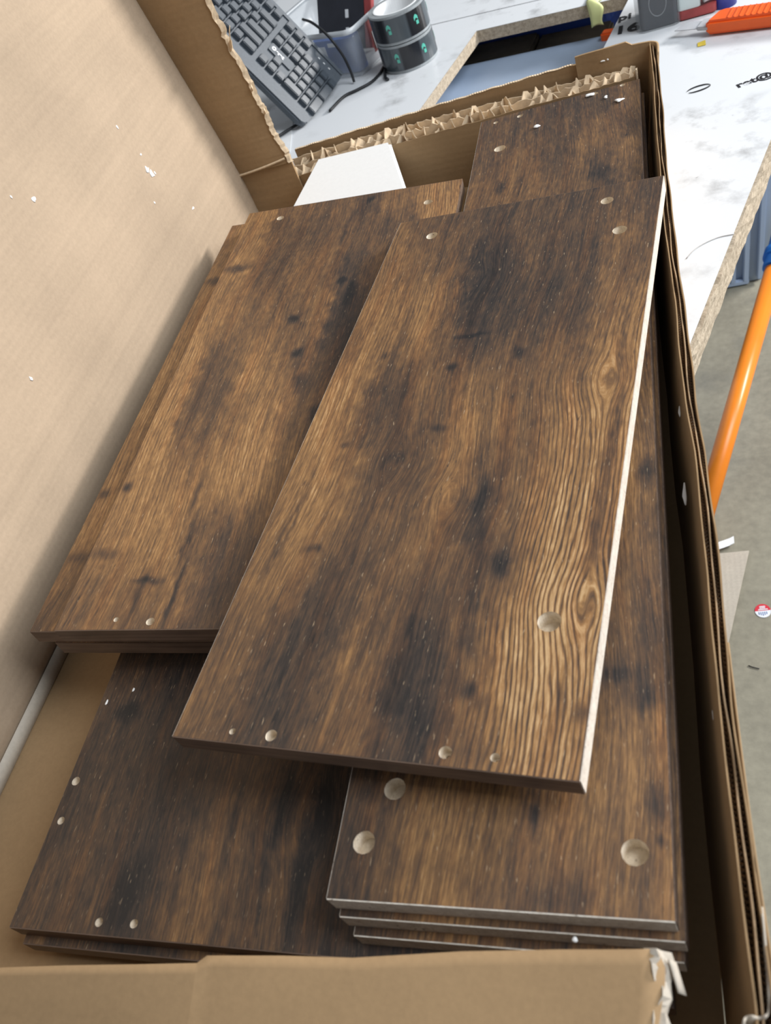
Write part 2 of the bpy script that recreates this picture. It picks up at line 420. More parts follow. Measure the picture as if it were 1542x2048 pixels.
TONE_E1 = [(-90,-402,3.0),(-76,-402,3.0),(-47,-401,5.0),(-21,-401,6.0),(1,-407,6.5),(25,-407,5.5),(45,-409,6.5),(68,-406,6.0),(87,-400,6.5),(94,-411,4.0),(-95,-428,2.5),(-75,-427,3.0),(-62,-427,4.0),(-56,-427,6.5),(-40,-426,7.0),(-15,-426,6.0),(9,-425,6.0),(32,-424,6.0),(54,-427,6.0),(65,-423,4.5),(86,-423,6.5),(-93,-452,2.5),(-74,-451,3.5),(-61,-451,3.5),(-53,-450,7.0),(-40,-450,6.5),(-19,-446,5.5),(5,-448,5.0),(27,-452,4.5),(46,-451,5.5),(62,-451,5.5),(78,-455,5.0),(93,-449,6.5),(-92,-469,3.0),(-70,-468,3.5),(-58,-470,3.0),(-50,-470,7.0),(-34,-466,6.0),(-10,-470,5.0),(12,-469,4.0),(34,-468,3.0),(55,-469,5.0),(75,-468,4.5),(92,-469,6.0),(64,-260,5.0),(87,-270,4.5),(61,-295,5.0),(89,-297,4.0),(65,-329,3.0),(83,-333,3.0),(62,-356,5.0),(85,-360,5.5),(65,-382,6.0),(87,-382,6.5),(85,-191,6.0),(93,-143,6.0),(91,-88,5.5),(78,-218,6.0),(91,-220,3.0),(-74,416,4.0),(-87,350,4.0),(-86,284,4.5),(-62,350,4.0),(-37,408,3.5),(-43,330,5.0),(-28,279,5.0),(-7,430,3.0),(8,350,3.0),(5,275,3.5),(28,435,3.0),(41,344,5.0),(37,270,4.5),(63,440,2.8),(58,370,5.0),(53,316,3.0),(48,276,2.5),(86,439,5.0),(85,366,3.0),(79,313,5.5),(89,276,4.0)]
MARK_E1 = [(90,-413,4.0,10.0,0.5),(71,-437,2.0,2.0,0.0),(91,-434,2.5,2.0,0.5),(23,-419,1.5,14.0,0.5),(91,-163,6.0,12.0,0.5),(71,-333,12.0,6.0,0.3),(87,-347,10.0,8.0,0.3),(-58,298,5.0,12.0,0.4),(50,279,10.0,14.0,0.25),(39,-467,18.0,8.0,0.2)]
KNOT_E1 = []
HOLE_E1 = [(-65.3,-407.5,14.0,0),(-79.5,-441.1,14.0,0),(77.9,-440.7,14.5,0),(-65.8,390.8,14.0,0),(-46.3,462.1,7.0,0),(-76.9,462.2,6.0,0),(45.3,467.5,7.0,0),(77.7,470.1,6.0,0)]
TONE_C = [(-218,-143,3.5),(-175,-150,3.0),(-139,-156,3.0),(-219,-177,3.5),(-181,-173,3.0),(-155,-192,2.5),(-222,-204,4.0),(-187,-218,3.0),(-164,-218,3.5),(-138,-226,2.5),(-106,-230,3.5),(-79,-234,4.0),(-53,-237,4.5),(-19,-245,3.5),(4,-248,3.5),(-224,-243,2.5),(-187,-251,3.5),(-149,-254,2.8),(-118,-258,2.5),(-91,-261,4.0),(-62,-264,4.5),(-36,-270,3.0),(-21,-270,5.0),(-2,-269,2.5),(-222,-276,3.0),(-187,-282,4.0),(-155,-285,3.0),(-124,-288,2.5),(-95,-287,4.0),(-67,-286,5.0),(-46,-292,3.5),(-23,-294,5.0),(-1,-293,3.0),(-221,-306,3.0),(-191,-312,4.0),(-161,-311,3.0),(-132,-309,2.5),(-105,-315,4.0),(-78,-313,6.0),(-53,-319,4.0),(-31,-318,5.0),(-9,-320,3.5),(9,-319,3.0),(-219,-338,3.5),(-191,-340,4.0),(-157,-341,3.5),(-142,-337,1.8),(-115,-342,3.0),(-92,-340,5.5),(-69,-342,6.0),(-46,-344,5.0),(-24,-345,4.5),(-2,-347,3.5),(25,-348,2.5),(-219,-355,4.0),(-179,-356,4.0),(-130,-355,3.0),(-90,-359,5.0),(-53,-356,5.0),(-14,-356,4.0),(27,-356,2.5)]
MARK_C = [(-195,-193,9.0,8.0,0.5),(-141,-333,8.0,20.0,0.3),(-32,-265,6.0,22.0,0.4),(-2,-269,5.0,20.0,0.3),(-14,-297,3.0,30.0,0.3),(-61,-354,2.0,30.0,0.2),(-37,-298,2.2,40.0,0.35),(-69,-279,2.2,40.0,0.3),(-7,-297,2.4,50.0,0.35),(-10,-329,2.2,30.0,0.3)]
KNOT_C = [(-12,-277)]
HOLE_C = [(-218.2,-252.6,7.0,0),(-217.4,-283.9,6.0,0),(-152.4,-352.2,6.0,0),(-124.4,-351.3,6.0,0)]

# ================================================================== the setting
def concrete():
    t = NT('concrete_floor', 0.75, 0.35)
    p = t.coords()
    a = t.noise(p, 3.2, 6, 0.6)
    b = t.noise(p, 60, 5, 0.65)
    d = t.noise(p, 9.0, 3, 0.5)
    c = t.ramp(t.math('MULTIPLY_ADD', a, 0.6, t.math('MULTIPLY', b, 0.4)), [(0.3, lin(118, 114, 102)), (0.7, lin(162, 157, 140))])
    s = t.math('MULTIPLY', t.math('SUBTRACT', d, 0.58, clamp=True), 5.0, clamp=True)
    t.color(t.mix(t.math('MULTIPLY', s, 0.5), c, lin(92, 92, 90)))
    t.bump(b, 0.2, 0.001)
    return t.m
M['concrete'] = concrete()
fl = box('floor', (-5, -4, -0.9), (5, 6, -0.8), 'concrete')
tag(fl, 'grey concrete shop floor', None, kind='structure')
M['hall_wall'] = plain('painted_wall', (200, 202, 204), 0.8, 0.3, 0.03, 2)
wb = box('wall_back', (-5, 5.9, -0.8), (5, 6, 3.4), 'hall_wall')
tag(wb, 'pale painted wall of the hall', None, kind='structure')

# ================================================================== work bench
def bench_top():
    t = NT('white_melamine', 0.42, 0.4)
    p = t.coords()
    a = t.noise(p, 18, 6, 0.65)
    z = t.noise(p, 4.5, 3, 0.5)
    f = t.noise(p, 75, 4, 0.6, 0.4)
    m1 = t.math('MULTIPLY', t.math('SUBTRACT', a, 0.52, clamp=True), 5.0, clamp=True)
    m2 = t.math('MULTIPLY', t.math('SUBTRACT', z, 0.43, clamp=True), 6.0, clamp=True)
    sm = t.math('MULTIPLY', t.math('MULTIPLY', m1, m2), 0.55)
    sp = t.math('MULTIPLY', t.math('MULTIPLY', t.math('SUBTRACT', f, 0.70, clamp=True), 12.0, clamp=True), m2)
    c = t.mix(sm, lin(222, 226, 231), lin(96, 94, 94))
    c = t.mix(t.math('MULTIPLY', sp, 0.85), c, lin(70, 66, 62))
    t.color(c)
    t.link(t.math('MULTIPLY_ADD', sm, 0.5, 0.40), t.b.inputs['Roughness'])
    return t.m
M['bench'] = bench_top()
M['ink'] = plain('black_print', (38, 38, 42), 0.6, 0.3, 0.05)
TZ = -0.05
bench = thing('work_bench', 'white-topped chipboard work bench with a rectangular cut-out, under the cardboard box', 'bench', (0, 1.2, TZ))
# outline of the top (x, y), seen from above; the opening is cut out of it
outer = [(-1.7, -0.45), (-0.349, -0.45), (0.52, 2.6), (-1.7, 2.6)]
seam = [(-1.7, 1.90), (-0.44, 1.75), (-0.233, 1.725), (0.262, 1.665)]
hole = [(-0.343, 1.661), (-0.075, 1.634), (-0.150, 1.290), (-0.430, 1.290)]
def slab_with_hole(name, ring, inner, top, thick, mat, parent, dy=0.0):
    pts = [Vector((a, b)) for a, b in ring] + [Vector((a, b)) for a, b in inner]
    n, k = len(ring), len(inner)
    ed = [(i, (i + 1) % n) for i in range(n)] + [(n + i, n + (i + 1) % k) for i in range(k)]
    V, E, F, *_ = geometry.delaunay_2d_cdt(pts, ed, [], 0, 1e-7)
    def inside(p, poly):
        r = False
        for i in range(len(poly)):
            (x1, y1), (x2, y2) = poly[i], poly[i - 1]
            if (y1 > p[1]) != (y2 > p[1]) and p[0] < (x2 - x1) * (p[1] - y1) / (y2 - y1) + x1:
                r = not r
        return r
    tri = []
    for f in F:
        c = sum((V[i] for i in f), Vector((0, 0))) / 3
        if inside(c, ring) and not (k and inside(c, inner)):
            tri.append(tuple(f))
    m = len(V)
    vs = [(v.x, v.y - dy, top) for v in V] + [(v.x, v.y - dy, top - thick) for v in V]
    fs = tri + [tuple(i + m for i in reversed(f)) for f in tri]
    return vs, fs, m
ring1 = [outer[0], outer[1], seam[3], seam[2], seam[1], seam[0]]
vs, fs, m = slab_with_hole('top_panel', ring1, hole, 0.0, 0.020, 'bench', bench, 1.2)
mesh('top_panel', vs, fs, 'bench', bench)
g = 0.0025
ring2 = [(a, b + g) for a, b in seam] + [(0.262 + (2.6 - 1.667) * 0.285, 2.6), (-1.7, 2.6)]
vs, fs, m = slab_with_hole('top_panel', ring2, [], 0.0, 0.020, 'bench', bench, 1.2)
mesh('top_panel', vs, fs, 'bench', bench)
# raw chipboard edges: the cut-out's four sides and the bench's right side
def edge_strip(name, a, b, top, thick, mat, parent, rough=0.0, proud=0.0008, n=1):
    a, b = Vector((a[0], a[1] - 1.2, 0)), Vector((b[0], b[1] - 1.2, 0))
    d = (b - a).normalized()
    nn = Vector((d.y, -d.x, 0))
    rows = []
    for zz in np.linspace(top, top - thick, 4):
        r = []
        for i in range(n + 1):
            q = a + (b - a) * i / n + nn * (proud - 0.0022 + random.uniform(0, rough))
            r.append((q.x, q.y, zz + (random.uniform(-rough, 0) if zz == top else 0)))
        rows.append(r)
    return sheet(name, rows, 0.0060, mat, parent, tuple(nn))
for i in range(4):
    edge_strip('raw_edge', hole[i], hole[(i + 1) % 4], -0.0004, 0.0196, 'bench_chip', bench, 0.0003, -0.0009, 40)
e0, e1 = outer[1], (0.262, 1.665)
edge_strip('raw_edge', e0, e1, -0.0004, 0.0196, 'bench_chip', bench, 0.0028, 0.001, 160)
d = (Vector(e1) - Vector(e0)).normalized()
q0, q1 = Vector(e0), Vector(e1)
nn = Vector((-d.y, d.x))
prism('edge_batten', [(q0.x, q0.y - 1.2, -0.0385), (q1.x, q1.y - 1.2, -0.0385), (q1.x + nn.x * 0.06, q1.y + nn.y * 0.06 - 1.2, -0.0385), (q0.x + nn.x * 0.06, q0.y + nn.y * 0.06 - 1.2, -0.0385)],
      (0, 0, 0.018), 'bench_chip', bench)
edge_strip('raw_edge', e0, e1, -0.0204, 0.018, 'bench_chip', bench, 0.0016, 0.001, 160)
M['leg'] = plain('grey_steel', (92, 96, 100), 0.45, 0.5)
for lx, ly in ((-0.42, -0.35), (-1.6, -0.35), (0.22, 2.45), (-1.6, 2.45)):
    box('leg', (lx - 0.025, ly - 0.025 - 1.2, -0.75), (lx + 0.025, ly + 0.025 - 1.2, -0.02), 'leg', bench, 0.003)
# print on the bench's white surface
def on_bench(o):
    return o
a16 = math.atan2(1.233 - 1.224, 0.105 - 0.073)
text('lettering', 'ret@', 0.021, 'ink', bench, (0.062, 1.226 - 1.2, 0.0003), (0, 0, a16), 0.0001, bold=0.0006)
text('lettering', '16', 0.040, 'ink', bench, (-0.100, 1.500 - 1.2, 0.0009), (0, 0, -0.05), 0.0001, bold=0.0012)
text('lettering', 'pi', 0.030, 'ink', bench, (-0.094, 1.547 - 1.2, 0.0009), (0, 0, -0.05), 0.0001, bold=0.0006)
pts = [(0.016 + 0.015 * math.cos(t) , 1.243 - 1.2 + 0.007 * math.sin(t) + 0.003 * math.cos(t), 0.0006) for t in np.linspace(-2.6, 2.9, 30)]
tube('drawn_ring', pts, [0.0003 + 0.0008 * abs(math.sin(i * 0.21)) for i in range(30)], 'ink', bench, 6)
pts = smoothpath([(-0.012, 0.855 - 1.2, 0.0005), (0.0, 0.872 - 1.2, 0.0005), (0.02, 0.884 - 1.2, 0.0005), (0.038, 0.886 - 1.2, 0.0005)])
M['pencil'] = plain('grey_scuff', (184, 184, 184), 0.7, 0.2)
tube('scuff_line', pts, 0.0006, 'pencil', bench, 6)

# ================================================================== wood-effect boards
T = 0.015
def board(name, label, x, y, z, yaw, ty, w, l, tones, marks, knots, holes, edges, step, ringk=0.8, ring_bias=None, shift=(0, 0), seed=0):
    tn = np.array(tones, float)
    holes = [(a - shift[0] * 1000, b, c, d) for a, b, c, d in holes]
    nx, ny = max(2, int(round(w / step))), max(2, int(round(l / step)))
    gx = np.linspace(-w / 2, w / 2, nx + 1)
    gy = np.linspace(-l / 2, l / 2, ny + 1)
    X, Y = np.meshgrid(gx, gy)
    pts = np.stack([X.ravel(), Y.ravel()], 1)
    tris = None
    if holes:
        keep = np.ones(len(pts), bool)
        ringsets = []
        for hx, hy, dia, thr in holes:
            hx, hy, r = hx / 1000, hy / 1000, dia / 2000
            d = np.hypot(pts[:, 0] - hx, pts[:, 1] - hy)
            onb = (abs(abs(pts[:, 0]) - w / 2) < 1e-6) | (abs(abs(pts[:, 1]) - l / 2) < 1e-6)
            keep &= (d > r + 0.0012) | onb
            k = 28
            an = np.linspace(0, 2 * np.pi, k, endpoint=False)
            jag = 1 + 0.012 * np.sin(an * 3 + hx * 900) + 0.012 * np.sin(an * 11 + hy * 700)
            ringsets.append(np.stack([hx + r * jag * np.cos(an), hy + r * jag * np.sin(an)], 1))
        base = pts[keep]
        off = len(base)
        ed = []
        for rs in ringsets:
            k = len(rs)
            ed += [(off + i, off + (i + 1) % k) for i in range(k)]
            off += k
        pts = np.concatenate([base] + ringsets)
        V, E, F, *_ = geometry.delaunay_2d_cdt([Vector((a, b)) for a, b in pts], ed, [], 0, 1e-7)
        pts = np.array([(v.x, v.y) for v in V])
        F = np.array([list(f) for f in F if len(f) == 3])
        cen = pts[F].mean(1)
        ok = np.ones(len(F), bool)
        for hx, hy, dia, thr in holes:
            ok &= ~((np.hypot(pts[F][:, :, 0] - hx / 1000, pts[F][:, :, 1] - hy / 1000) < dia / 2000 * 1.04).all(1))
        tris = F[ok]
    n = len(pts)
    V3 = [(a, b, 0.0) for a, b in pts]
    if tris is None:
        faces = [(j * (nx + 1) + i, j * (nx + 1) + i + 1, (j + 1) * (nx + 1) + i + 1, (j + 1) * (nx + 1) + i) for j in range(ny) for i in range(nx)]
    else:
        faces = [tuple(f) for f in tris]
    # underside and the four sides
    hw, hl = w / 2, l / 2
    q = len(V3)
    V3 += [(-hw, -hl, 0), (hw, -hl, 0), (hw, hl, 0), (-hw, hl, 0), (-hw, -hl, -T), (hw, -hl, -T), (hw, hl, -T), (-hw, hl, -T)]
    faces += [(q + 7, q + 6, q + 5, q + 4), (q, q + 4, q + 5, q + 1), (q + 1, q + 5, q + 6, q + 2), (q + 2, q + 6, q + 7, q + 3), (q + 3, q + 7, q + 4, q)]
    o = mesh(name, V3, faces, 'wood')
    o.data.materials.append(M['band'])
    for pl in o.data.polygons[-5:]:
        pl.material_index = 1
    A = np.array(V3)[:, :2] * 1000 + np.array(shift) * 1000
    wxp = 2.6 * np.sin(0.21 * A[:, 1] + 0.13 * A[:, 0]) + 1.6 * np.sin(0.47 * A[:, 1] - 0.33 * A[:, 0])
    wyp = 4.0 * np.sin(0.17 * A[:, 0] - 0.09 * A[:, 1]) + 2.2 * np.sin(0.43 * A[:, 0] + 0.2 * A[:, 1])
    # slow tone between measured samples of the print
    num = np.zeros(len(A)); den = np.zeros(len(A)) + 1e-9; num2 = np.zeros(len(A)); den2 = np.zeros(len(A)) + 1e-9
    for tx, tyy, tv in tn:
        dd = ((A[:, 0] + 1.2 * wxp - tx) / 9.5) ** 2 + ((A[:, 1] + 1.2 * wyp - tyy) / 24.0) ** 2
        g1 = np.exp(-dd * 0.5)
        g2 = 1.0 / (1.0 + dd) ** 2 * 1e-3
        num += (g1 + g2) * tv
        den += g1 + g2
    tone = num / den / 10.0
    for mx, my, rx, ry, dp in marks:
        rx, ry = max(rx, 1.8), max(ry, 2.4)
        dd = ((A[:, 0] + 0.3 * wxp - mx) / rx) ** 2 + ((A[:, 1] + 0.35 * wyp - my) / ry) ** 2
        tone -= 0.8 * dp * np.exp(-(dd ** 1.4) * 0.7)
    u = A[:, 0] + 5.0 * np.sin(A[:, 1] * 0.010 + A[:, 0] * 0.012 + seed) + 2.0 * np.sin(A[:, 1] * 0.027 + seed * 2.1)
    for kx, ky in knots:
        dx, dy = A[:, 0] - kx, A[:, 1] - ky
        u -= 9.0 * np.tanh(dx / 5.0) * np.exp(-(dy / 26.0) ** 2) * np.exp(-np.abs(dx) / 34.0)
    ring = np.clip((tone - 0.40) * 2.4, 0.08, 1.0) * ringk
    if ring_bias is not None:
        ring *= np.clip(0.35 + ring_bias(A[:, 0], A[:, 1]), 0.15, 1.25)
    for nm, arr in (('tone', tone), ('grain', u / 1000.0), ('ring', ring)):
        at = o.data.attributes.new(nm, 'FLOAT', 'POINT')
        at.data.foreach_set('value', arr.astype(np.float32))
    o.location = (x, y, z)
    o.rotation_euler = (0, ty, yaw)
    tag(o, label, 'board')
    # edges: thin strips of their own
    e = 0.0007
    for side, mt in edges.items():
        e = 0.0004 if side == 'L' else 0.0007
        nm = 'edge_band' if mt == 'band' else 'raw_edge'
        if side == 'N': s = box(nm, (-hw, -hl - e, -T), (hw, -hl, -0.0002), mt, o)
        if side == 'F': s = box(nm, (-hw, hl, -T), (hw, hl + e, -0.0002), mt, o)
        if side == 'R': s = box(nm, (hw, -hl, -T), (hw + e, hl, -0.0002), mt, o)
        if side == 'L': s = box(nm, (-hw - e, -hl, -T), (-hw, hl, -0.0002), mt, o)
    # drilled holes: chipboard cups (some with a narrower bore through the floor of the cup)
    for hx, hy, dia, thr in holes:
        r, k = dia / 2000 * 1.04, 28
        dep = 0.0122 if dia >= 12 and not thr else 0.0035 + dia * 0.00050
        vv, ff = [], []
        prof = [(r, 0.0), (r * 0.98, -dep * 0.5), (r * 0.97, -dep)]
        if thr:
            prof += [(r * 0.42, -dep * 0.92), (r * 0.40, -0.0146), (0.0, -0.0146)]
        else:
            prof += [(r * 0.5, -dep * 0.94), (0.0, -dep * 0.90)]
        for pr, pz in prof[:-1]:
            for i in range(k):
                an = 2 * math.pi * i / k
                jit = 1 + (0.02 * math.sin(an * 3 + hx) if pz < -0.001 else 0)
                vv.append((hx / 1000 + pr * jit * math.cos(an), hy / 1000 + pr * jit * math.sin(an), pz - 0.00015))
        vv.append((hx / 1000, hy / 1000, prof[-1][1]))
        for j in range(len(prof) - 2):
            for i in range(k):
                a, b = j * k + i, j * k + (i + 1) % k
                ff.append((a, b, b + k, a + k))
        j = (len(prof) - 2) * k
        for i in range(k):
            ff.append((j + i, j + (i + 1) % k, len(vv) - 1))
        mesh('drilled_hole', vv, ff, 'drilled', o)
    return o

# bottom layer: three wide boards on the floor of the box
for i, (dx, dyy, lb) in enumerate(((0, 0, 'wide dark wood-effect board at the lower left of the box, four small holes'),
                                   (0.004, -0.006, 'wide wood-effect board directly under the lowest visible board, its front edge in the dark'),
                                   (-0.003, 0.004, 'bottommost wide wood-effect board lying on the floor of the cardboard box'))):
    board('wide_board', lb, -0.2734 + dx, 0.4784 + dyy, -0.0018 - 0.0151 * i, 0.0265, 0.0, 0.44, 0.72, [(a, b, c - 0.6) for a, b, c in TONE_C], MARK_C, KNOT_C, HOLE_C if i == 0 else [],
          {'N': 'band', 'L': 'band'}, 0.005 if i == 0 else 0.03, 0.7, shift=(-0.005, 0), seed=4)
# right-hand stack: three long narrow boards with raw front edges
for i, (dx, dyy, dyaw, lb) in enumerate(((0, 0, 0, 'long narrow wood-effect board topping the right stack, three big round holes at its near end'),
                                         (0.0036, -0.0048, 0.0, 'second long board of the right stack, raw pale front edge, a white crumb on it'),
                                         (0.0052, -0.0105, 0.0, 'third long board of the right stack, lowest pale front edge sticking out'))):
    board('long_board', lb, -0.1392 + dx, 0.6152 + dyy, 0.046 - 0.0152 * i, 0.0183 + dyaw, -0.030, 0.1935 - (0.0065 if i == 2 else 0), 0.9484, TONE_E1, MARK_E1, KNOT_E1, HOLE_E1 if i == 0 else [],
          {'N': 'chip', 'R': 'band', 'L': 'chip'}, 0.005 if i == 0 else 0.02, 0.55, seed=1)
# left-hand stack: three boards tilted up towards the lid
ring_a = lambda X, Y: 0.45 + 0.4 * np.exp(-((X - 80) / 40) ** 2)
board('shelf_board', 'wood-effect board on top of the left stack, its left side next to the open lid', -0.3764, 0.6304, 0.0561, 0.02985, 0.065, 0.272, 0.6202, TONE_A1, MARK_A1, KNOT_A1, HOLE_A1,
      {'N': 'band', 'L': 'band', 'F': 'band'}, 0.0025, 0.6, ring_a, shift=(-0.002, 0), seed=2)
board('shelf_board', 'middle wood-effect board of the left stack, sticking out furthest to the left', -0.4163, 0.6415, 0.0380, 0.0191, 0.065, 0.276, 0.6215, TONE_A1, MARK_A1, KNOT_A1, [],
      {'N': 'band', 'L': 'band', 'F': 'band'}, 0.004, 0.6, ring_a, seed=2)
board('shelf_board', 'lowest board of the left stack, its brown front edge nearest the viewer', -0.4017, 0.6378, 0.0218, 0.0238, 0.065, 0.276, 0.6153, TONE_A1, MARK_A1, KNOT_A1, [],
      {'N': 'band', 'L': 'band', 'F': 'band'}, 0.02, 0.6, ring_a, seed=2)
# the loose board across both stacks
board('shelf_board', 'large loose wood-effect board lying across both stacks, pale raw edge along its right side', -0.1881, 0.5146, 0.0757, -0.0876, -0.030, 0.2732, 0.6066, TONE_B1, MARK_B1, KNOT_B1, HOLE_B1,
      {'N': 'band', 'R': 'chip_pale', 'F': 'band', 'L': 'chip'}, 0.0025, 1.15,  # left strip: its pale colour paints in the highlight along that edge
      lambda X, Y: 0.55 * np.clip((X - 10) / 60, -0.4, 1) * np.clip((80 - Y) / 200, 0.2, 1) + 0.15, seed=0)

# ================================================================== the cardboard box
bx = thing('cardboard_box', 'large open brown cardboard box with its lid folded up on the left', 'box', (-0.3, 0.6, TZ))
OX, OY, OZ = -0.3, 0.6, TZ
def bp(x, y, z):
    return (x - OX, y - OY, z - OZ)
prism('floor_panel', [bp(-0.596, 0.001, -0.0496), bp(-0.012, 0.001, -0.0496), bp(-0.0465, 1.15, -0.0496), bp(-0.596, 1.15, -0.0496)], (0, 0, 0.0022), 'card', bx)
# left side wall and lid (one long panel, bent a little outwards above the fold)
def lid_x(z, y):
    b = -0.600 - 0.06 * ((z - 0.045) + math.sqrt((z - 0.045) ** 2 + 0.03 ** 2)) + 0.0018
    return b + 0.004 * math.sin(y * 3.0) * max(0.0, z) * 4
rows = [[bp(lid_x(z, y), y, z) for y in np.linspace(0.0, 1.104, 36)] for z in [-0.047, -0.02, 0.0, 0.015, 0.03, 0.045, 0.06, 0.08, 0.11] + list(np.linspace(0.14, 0.66, 22))]
sheet('lid_panel', rows, 0.004, 'card_lid', bx, (1, 0, 0), True)
# pale strip along the foot of the wall, painting in a lit band
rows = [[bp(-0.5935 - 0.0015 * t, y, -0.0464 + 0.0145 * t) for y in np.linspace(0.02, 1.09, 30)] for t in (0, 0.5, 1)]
sheet('lit_band_strip', rows, 0.0012, 'card_white', bx, None, True)
# lid flange standing across the far end, torn free edge
torn = [(-0.518, 0.040), (-0.5195, 0.052), (-0.5175, 0.060), (-0.5215, 0.072), (-0.5205, 0.083), (-0.5245, 0.092), (-0.5225, 0.104), (-0.5270, 0.112),
        (-0.5255, 0.124), (-0.5305, 0.131), (-0.5275, 0.143), (-0.5325, 0.155), (-0.5300, 0.166), (-0.5345, 0.178), (-0.5315, 0.190), (-0.5355, 0.203),
        (-0.5325, 0.216), (-0.5365, 0.230), (-0.5340, 0.244), (-0.5375, 0.258), (-0.5350, 0.273), (-0.5385, 0.29), (-0.536, 0.32), (-0.540, 0.36), (-0.538, 0.42)]
_t = []
for a, b in zip(torn[:-1], torn[1:]):
    for k in range(3):
        u = k / 3
        zc = a[1] + (b[1] - a[1]) * u
        base = float(np.interp(zc, [0.04, 0.106, 0.182, 0.261, 0.42], [-0.518, -0.523, -0.5315, -0.5340, -0.539]))
        _t.append((base + random.gauss(0, 0.0009) + 0.0018 * math.sin(zc * 47) + 0.0012 * math.sin(zc * 113 + 1), zc))
torn = _t + [torn[-1]]
zz = [t[1] for t in torn]
FY = 1.099
def torn_x(z):
    return float(np.interp(z, zz, [t[0] for t in torn]))
zs = sorted(set([0.0455] + [t[1] for t in torn if t[1] > 0.046]))
rows = [[bp(lid_x(z, 1.1) + (torn_x(z) - lid_x(z, 1.1)) * t, FY - 0.003 * math.sin(t * 3.1), z) for t in np.linspace(0, 1, 8)] for z in zs]
fl1 = sheet('lid_flange', rows, 0.004, 'card', bx, (0, 1, 0))
rows = [[bp(torn_x(z) + dx + random.uniform(-0.0008, 0.0008), FY - 0.0036 + 0.002 * k, z) for k, dx in enumerate((-0.0025, 0.0008, 0.0035))] for z in zs]
sheet('torn_edge', rows, 0.0008, 'card_torn', fl1, None)
# curls of torn paper on that edge
for cz, s in ((0.205, 0.030), (0.285, 0.02), (0.150, 0.014), (0.118, 0.014)):
    x0 = torn_x(cz)
    rows = [[bp(x0 - 0.002 + s * 0.55 * t + 0.002 * math.sin(t * 5), FY - 0.002 - 0.006 * math.sin(t * 2.5) + 0.002 * w, cz + s * (t ** 1.3) * 0.8 - (0.5 - w) * s * 0.35 * (1 - t * 0.8)) for t in np.linspace(0, 1, 7)] for w in (0, 0.5, 1)]
    sheet('torn_paper', rows, 0.0006, 'card_torn', fl1, None, True)
# the fold line at the foot of the flange and the corner tab under it
rows = [[bp(-0.598 + (torn_x(0.046) + 0.598) * t, FY - 0.0034 - 0.003 * math.sin(t * 3.1) - 0.0008 * (k == 1), 0.0425 + 0.0015 * k + 0.010 * t) for t in np.linspace(0, 0.93, 24)] for k in range(3)]
sheet('fold_line', rows, 0.0008, 'card_torn', bx)
rows = [[bp(-0.5995 + 0.083 * t, FY + 0.001, -0.046 + (0.089 + 0.008 * t) * s) for t in np.linspace(0, 1, 6)] for s in np.linspace(0, 1, 6)]
sheet('corner_tab', rows, 0.004, 'card', bx, (0, 1, 0))
# far wall: rim drops to the left, a second layer on the right
rim = [(-0.531, 0.0355), (-0.42, 0.042), (-0.323, 0.0475), (-0.22, 0.053), (-0.131, 0.057), (-0.034, 0.060)]
rx, rz = [p[0] for p in rim], [p[1] for p in rim]
xs = np.linspace(-0.531, -0.036, 60)
rows = [[bp(x, 1.156 + 0.0006 * math.sin(x * 70), -0.047 + (np.interp(x, rx, rz) + 0.0003 * math.sin(x * 260) + 0.0003 * math.sin(x * 97) + 0.047) * s) for x in xs] for s in (0, 0.35, 0.7, 0.94, 1)]
sheet('far_wall', rows, 0.004, 'card', bx, (0, 1, 0))
rows = [[bp(x, 1.156 + dy, np.interp(x, rx, rz) + 0.0003 * math.sin(x * 260) + 0.0003 * math.sin(x * 97) + 0.0004 + 0.0006 * abs(math.sin(x * 900))) for x in np.linspace(-0.531, -0.131, 240)] for dy in (-0.0019, 0, 0.0019)]
sheet('cut_edge', rows, 0.0006, 'card_torn', bx, (0, 0, 1))
xs = np.linspace(-0.1265, -0.037, 14)
rows = [[bp(x, 1.1505 + 0.001 * math.sin(x * 90), -0.04 + (0.0685 + 0.0055 * math.sin((x + 0.12) * 20) * (x < -0.06) - 0.045 * max(0, x + 0.125) + 0.04) * s) for x in xs] for s in (0, 0.4, 0.75, 0.9, 1)]
sheet('inner_flap', rows, 0.003, 'card', bx, (0, 1, 0))
# right wall: two boards of double-wall cardboard, rim worn and wavy
wy = [1.158, 1.092, 0.891, 0.777, 0.700, 0.635, 0.580, 0.511, 0.459, 0.348, 0.261, 0.203, 0.141, 0.109, 0.0]
wx = [-0.0335, -0.031, -0.027, -0.024, -0.0205, -0.017, -0.0155, -0.0125, -0.0085, -0.0045, -0.003, -0.0005, 0.003, 0.0045, 0.006]
ys = np.linspace(0.098, 1.156, 230)
def wall_rows(off, top, lean, wob, seed, y0=0.098):
    rr = []
    for s in (0, 0.3, 0.6, 0.85, 0.97, 1.0):
        r = []
        for y in np.linspace(y0, 1.156, 230):
            x = np.interp(y, wy[::-1], wx[::-1]) + off + wob * (math.sin(y * 31 + seed) + 0.6 * math.sin(y * 73 + seed * 2)) * s
            z = top + 0.0012 * math.sin(y * 45 + seed) + 0.0007 * math.sin(y * 160 + seed)
            r.append(bp(x - lean * (1 - s), y, -0.047 + (z + 0.047) * s))
        rr.append(r)
    return rr
sheet('inner_liner', wall_rows(-0.0036, 0.0600, 0.015, 0.0003, 0.3), 0.0010, 'card', bx, (1, 0, 0))
sheet('middle_liner', wall_rows(0.0000, 0.0585, 0.015, 0.0006, 1.7), 0.0009, 'card_edge', bx, (1, 0, 0))
sheet('outer_liner', wall_rows(0.0036, 0.0595, 0.015, 0.0005, 2.9), 0.0010, 'card', bx, (1, 0, 0))
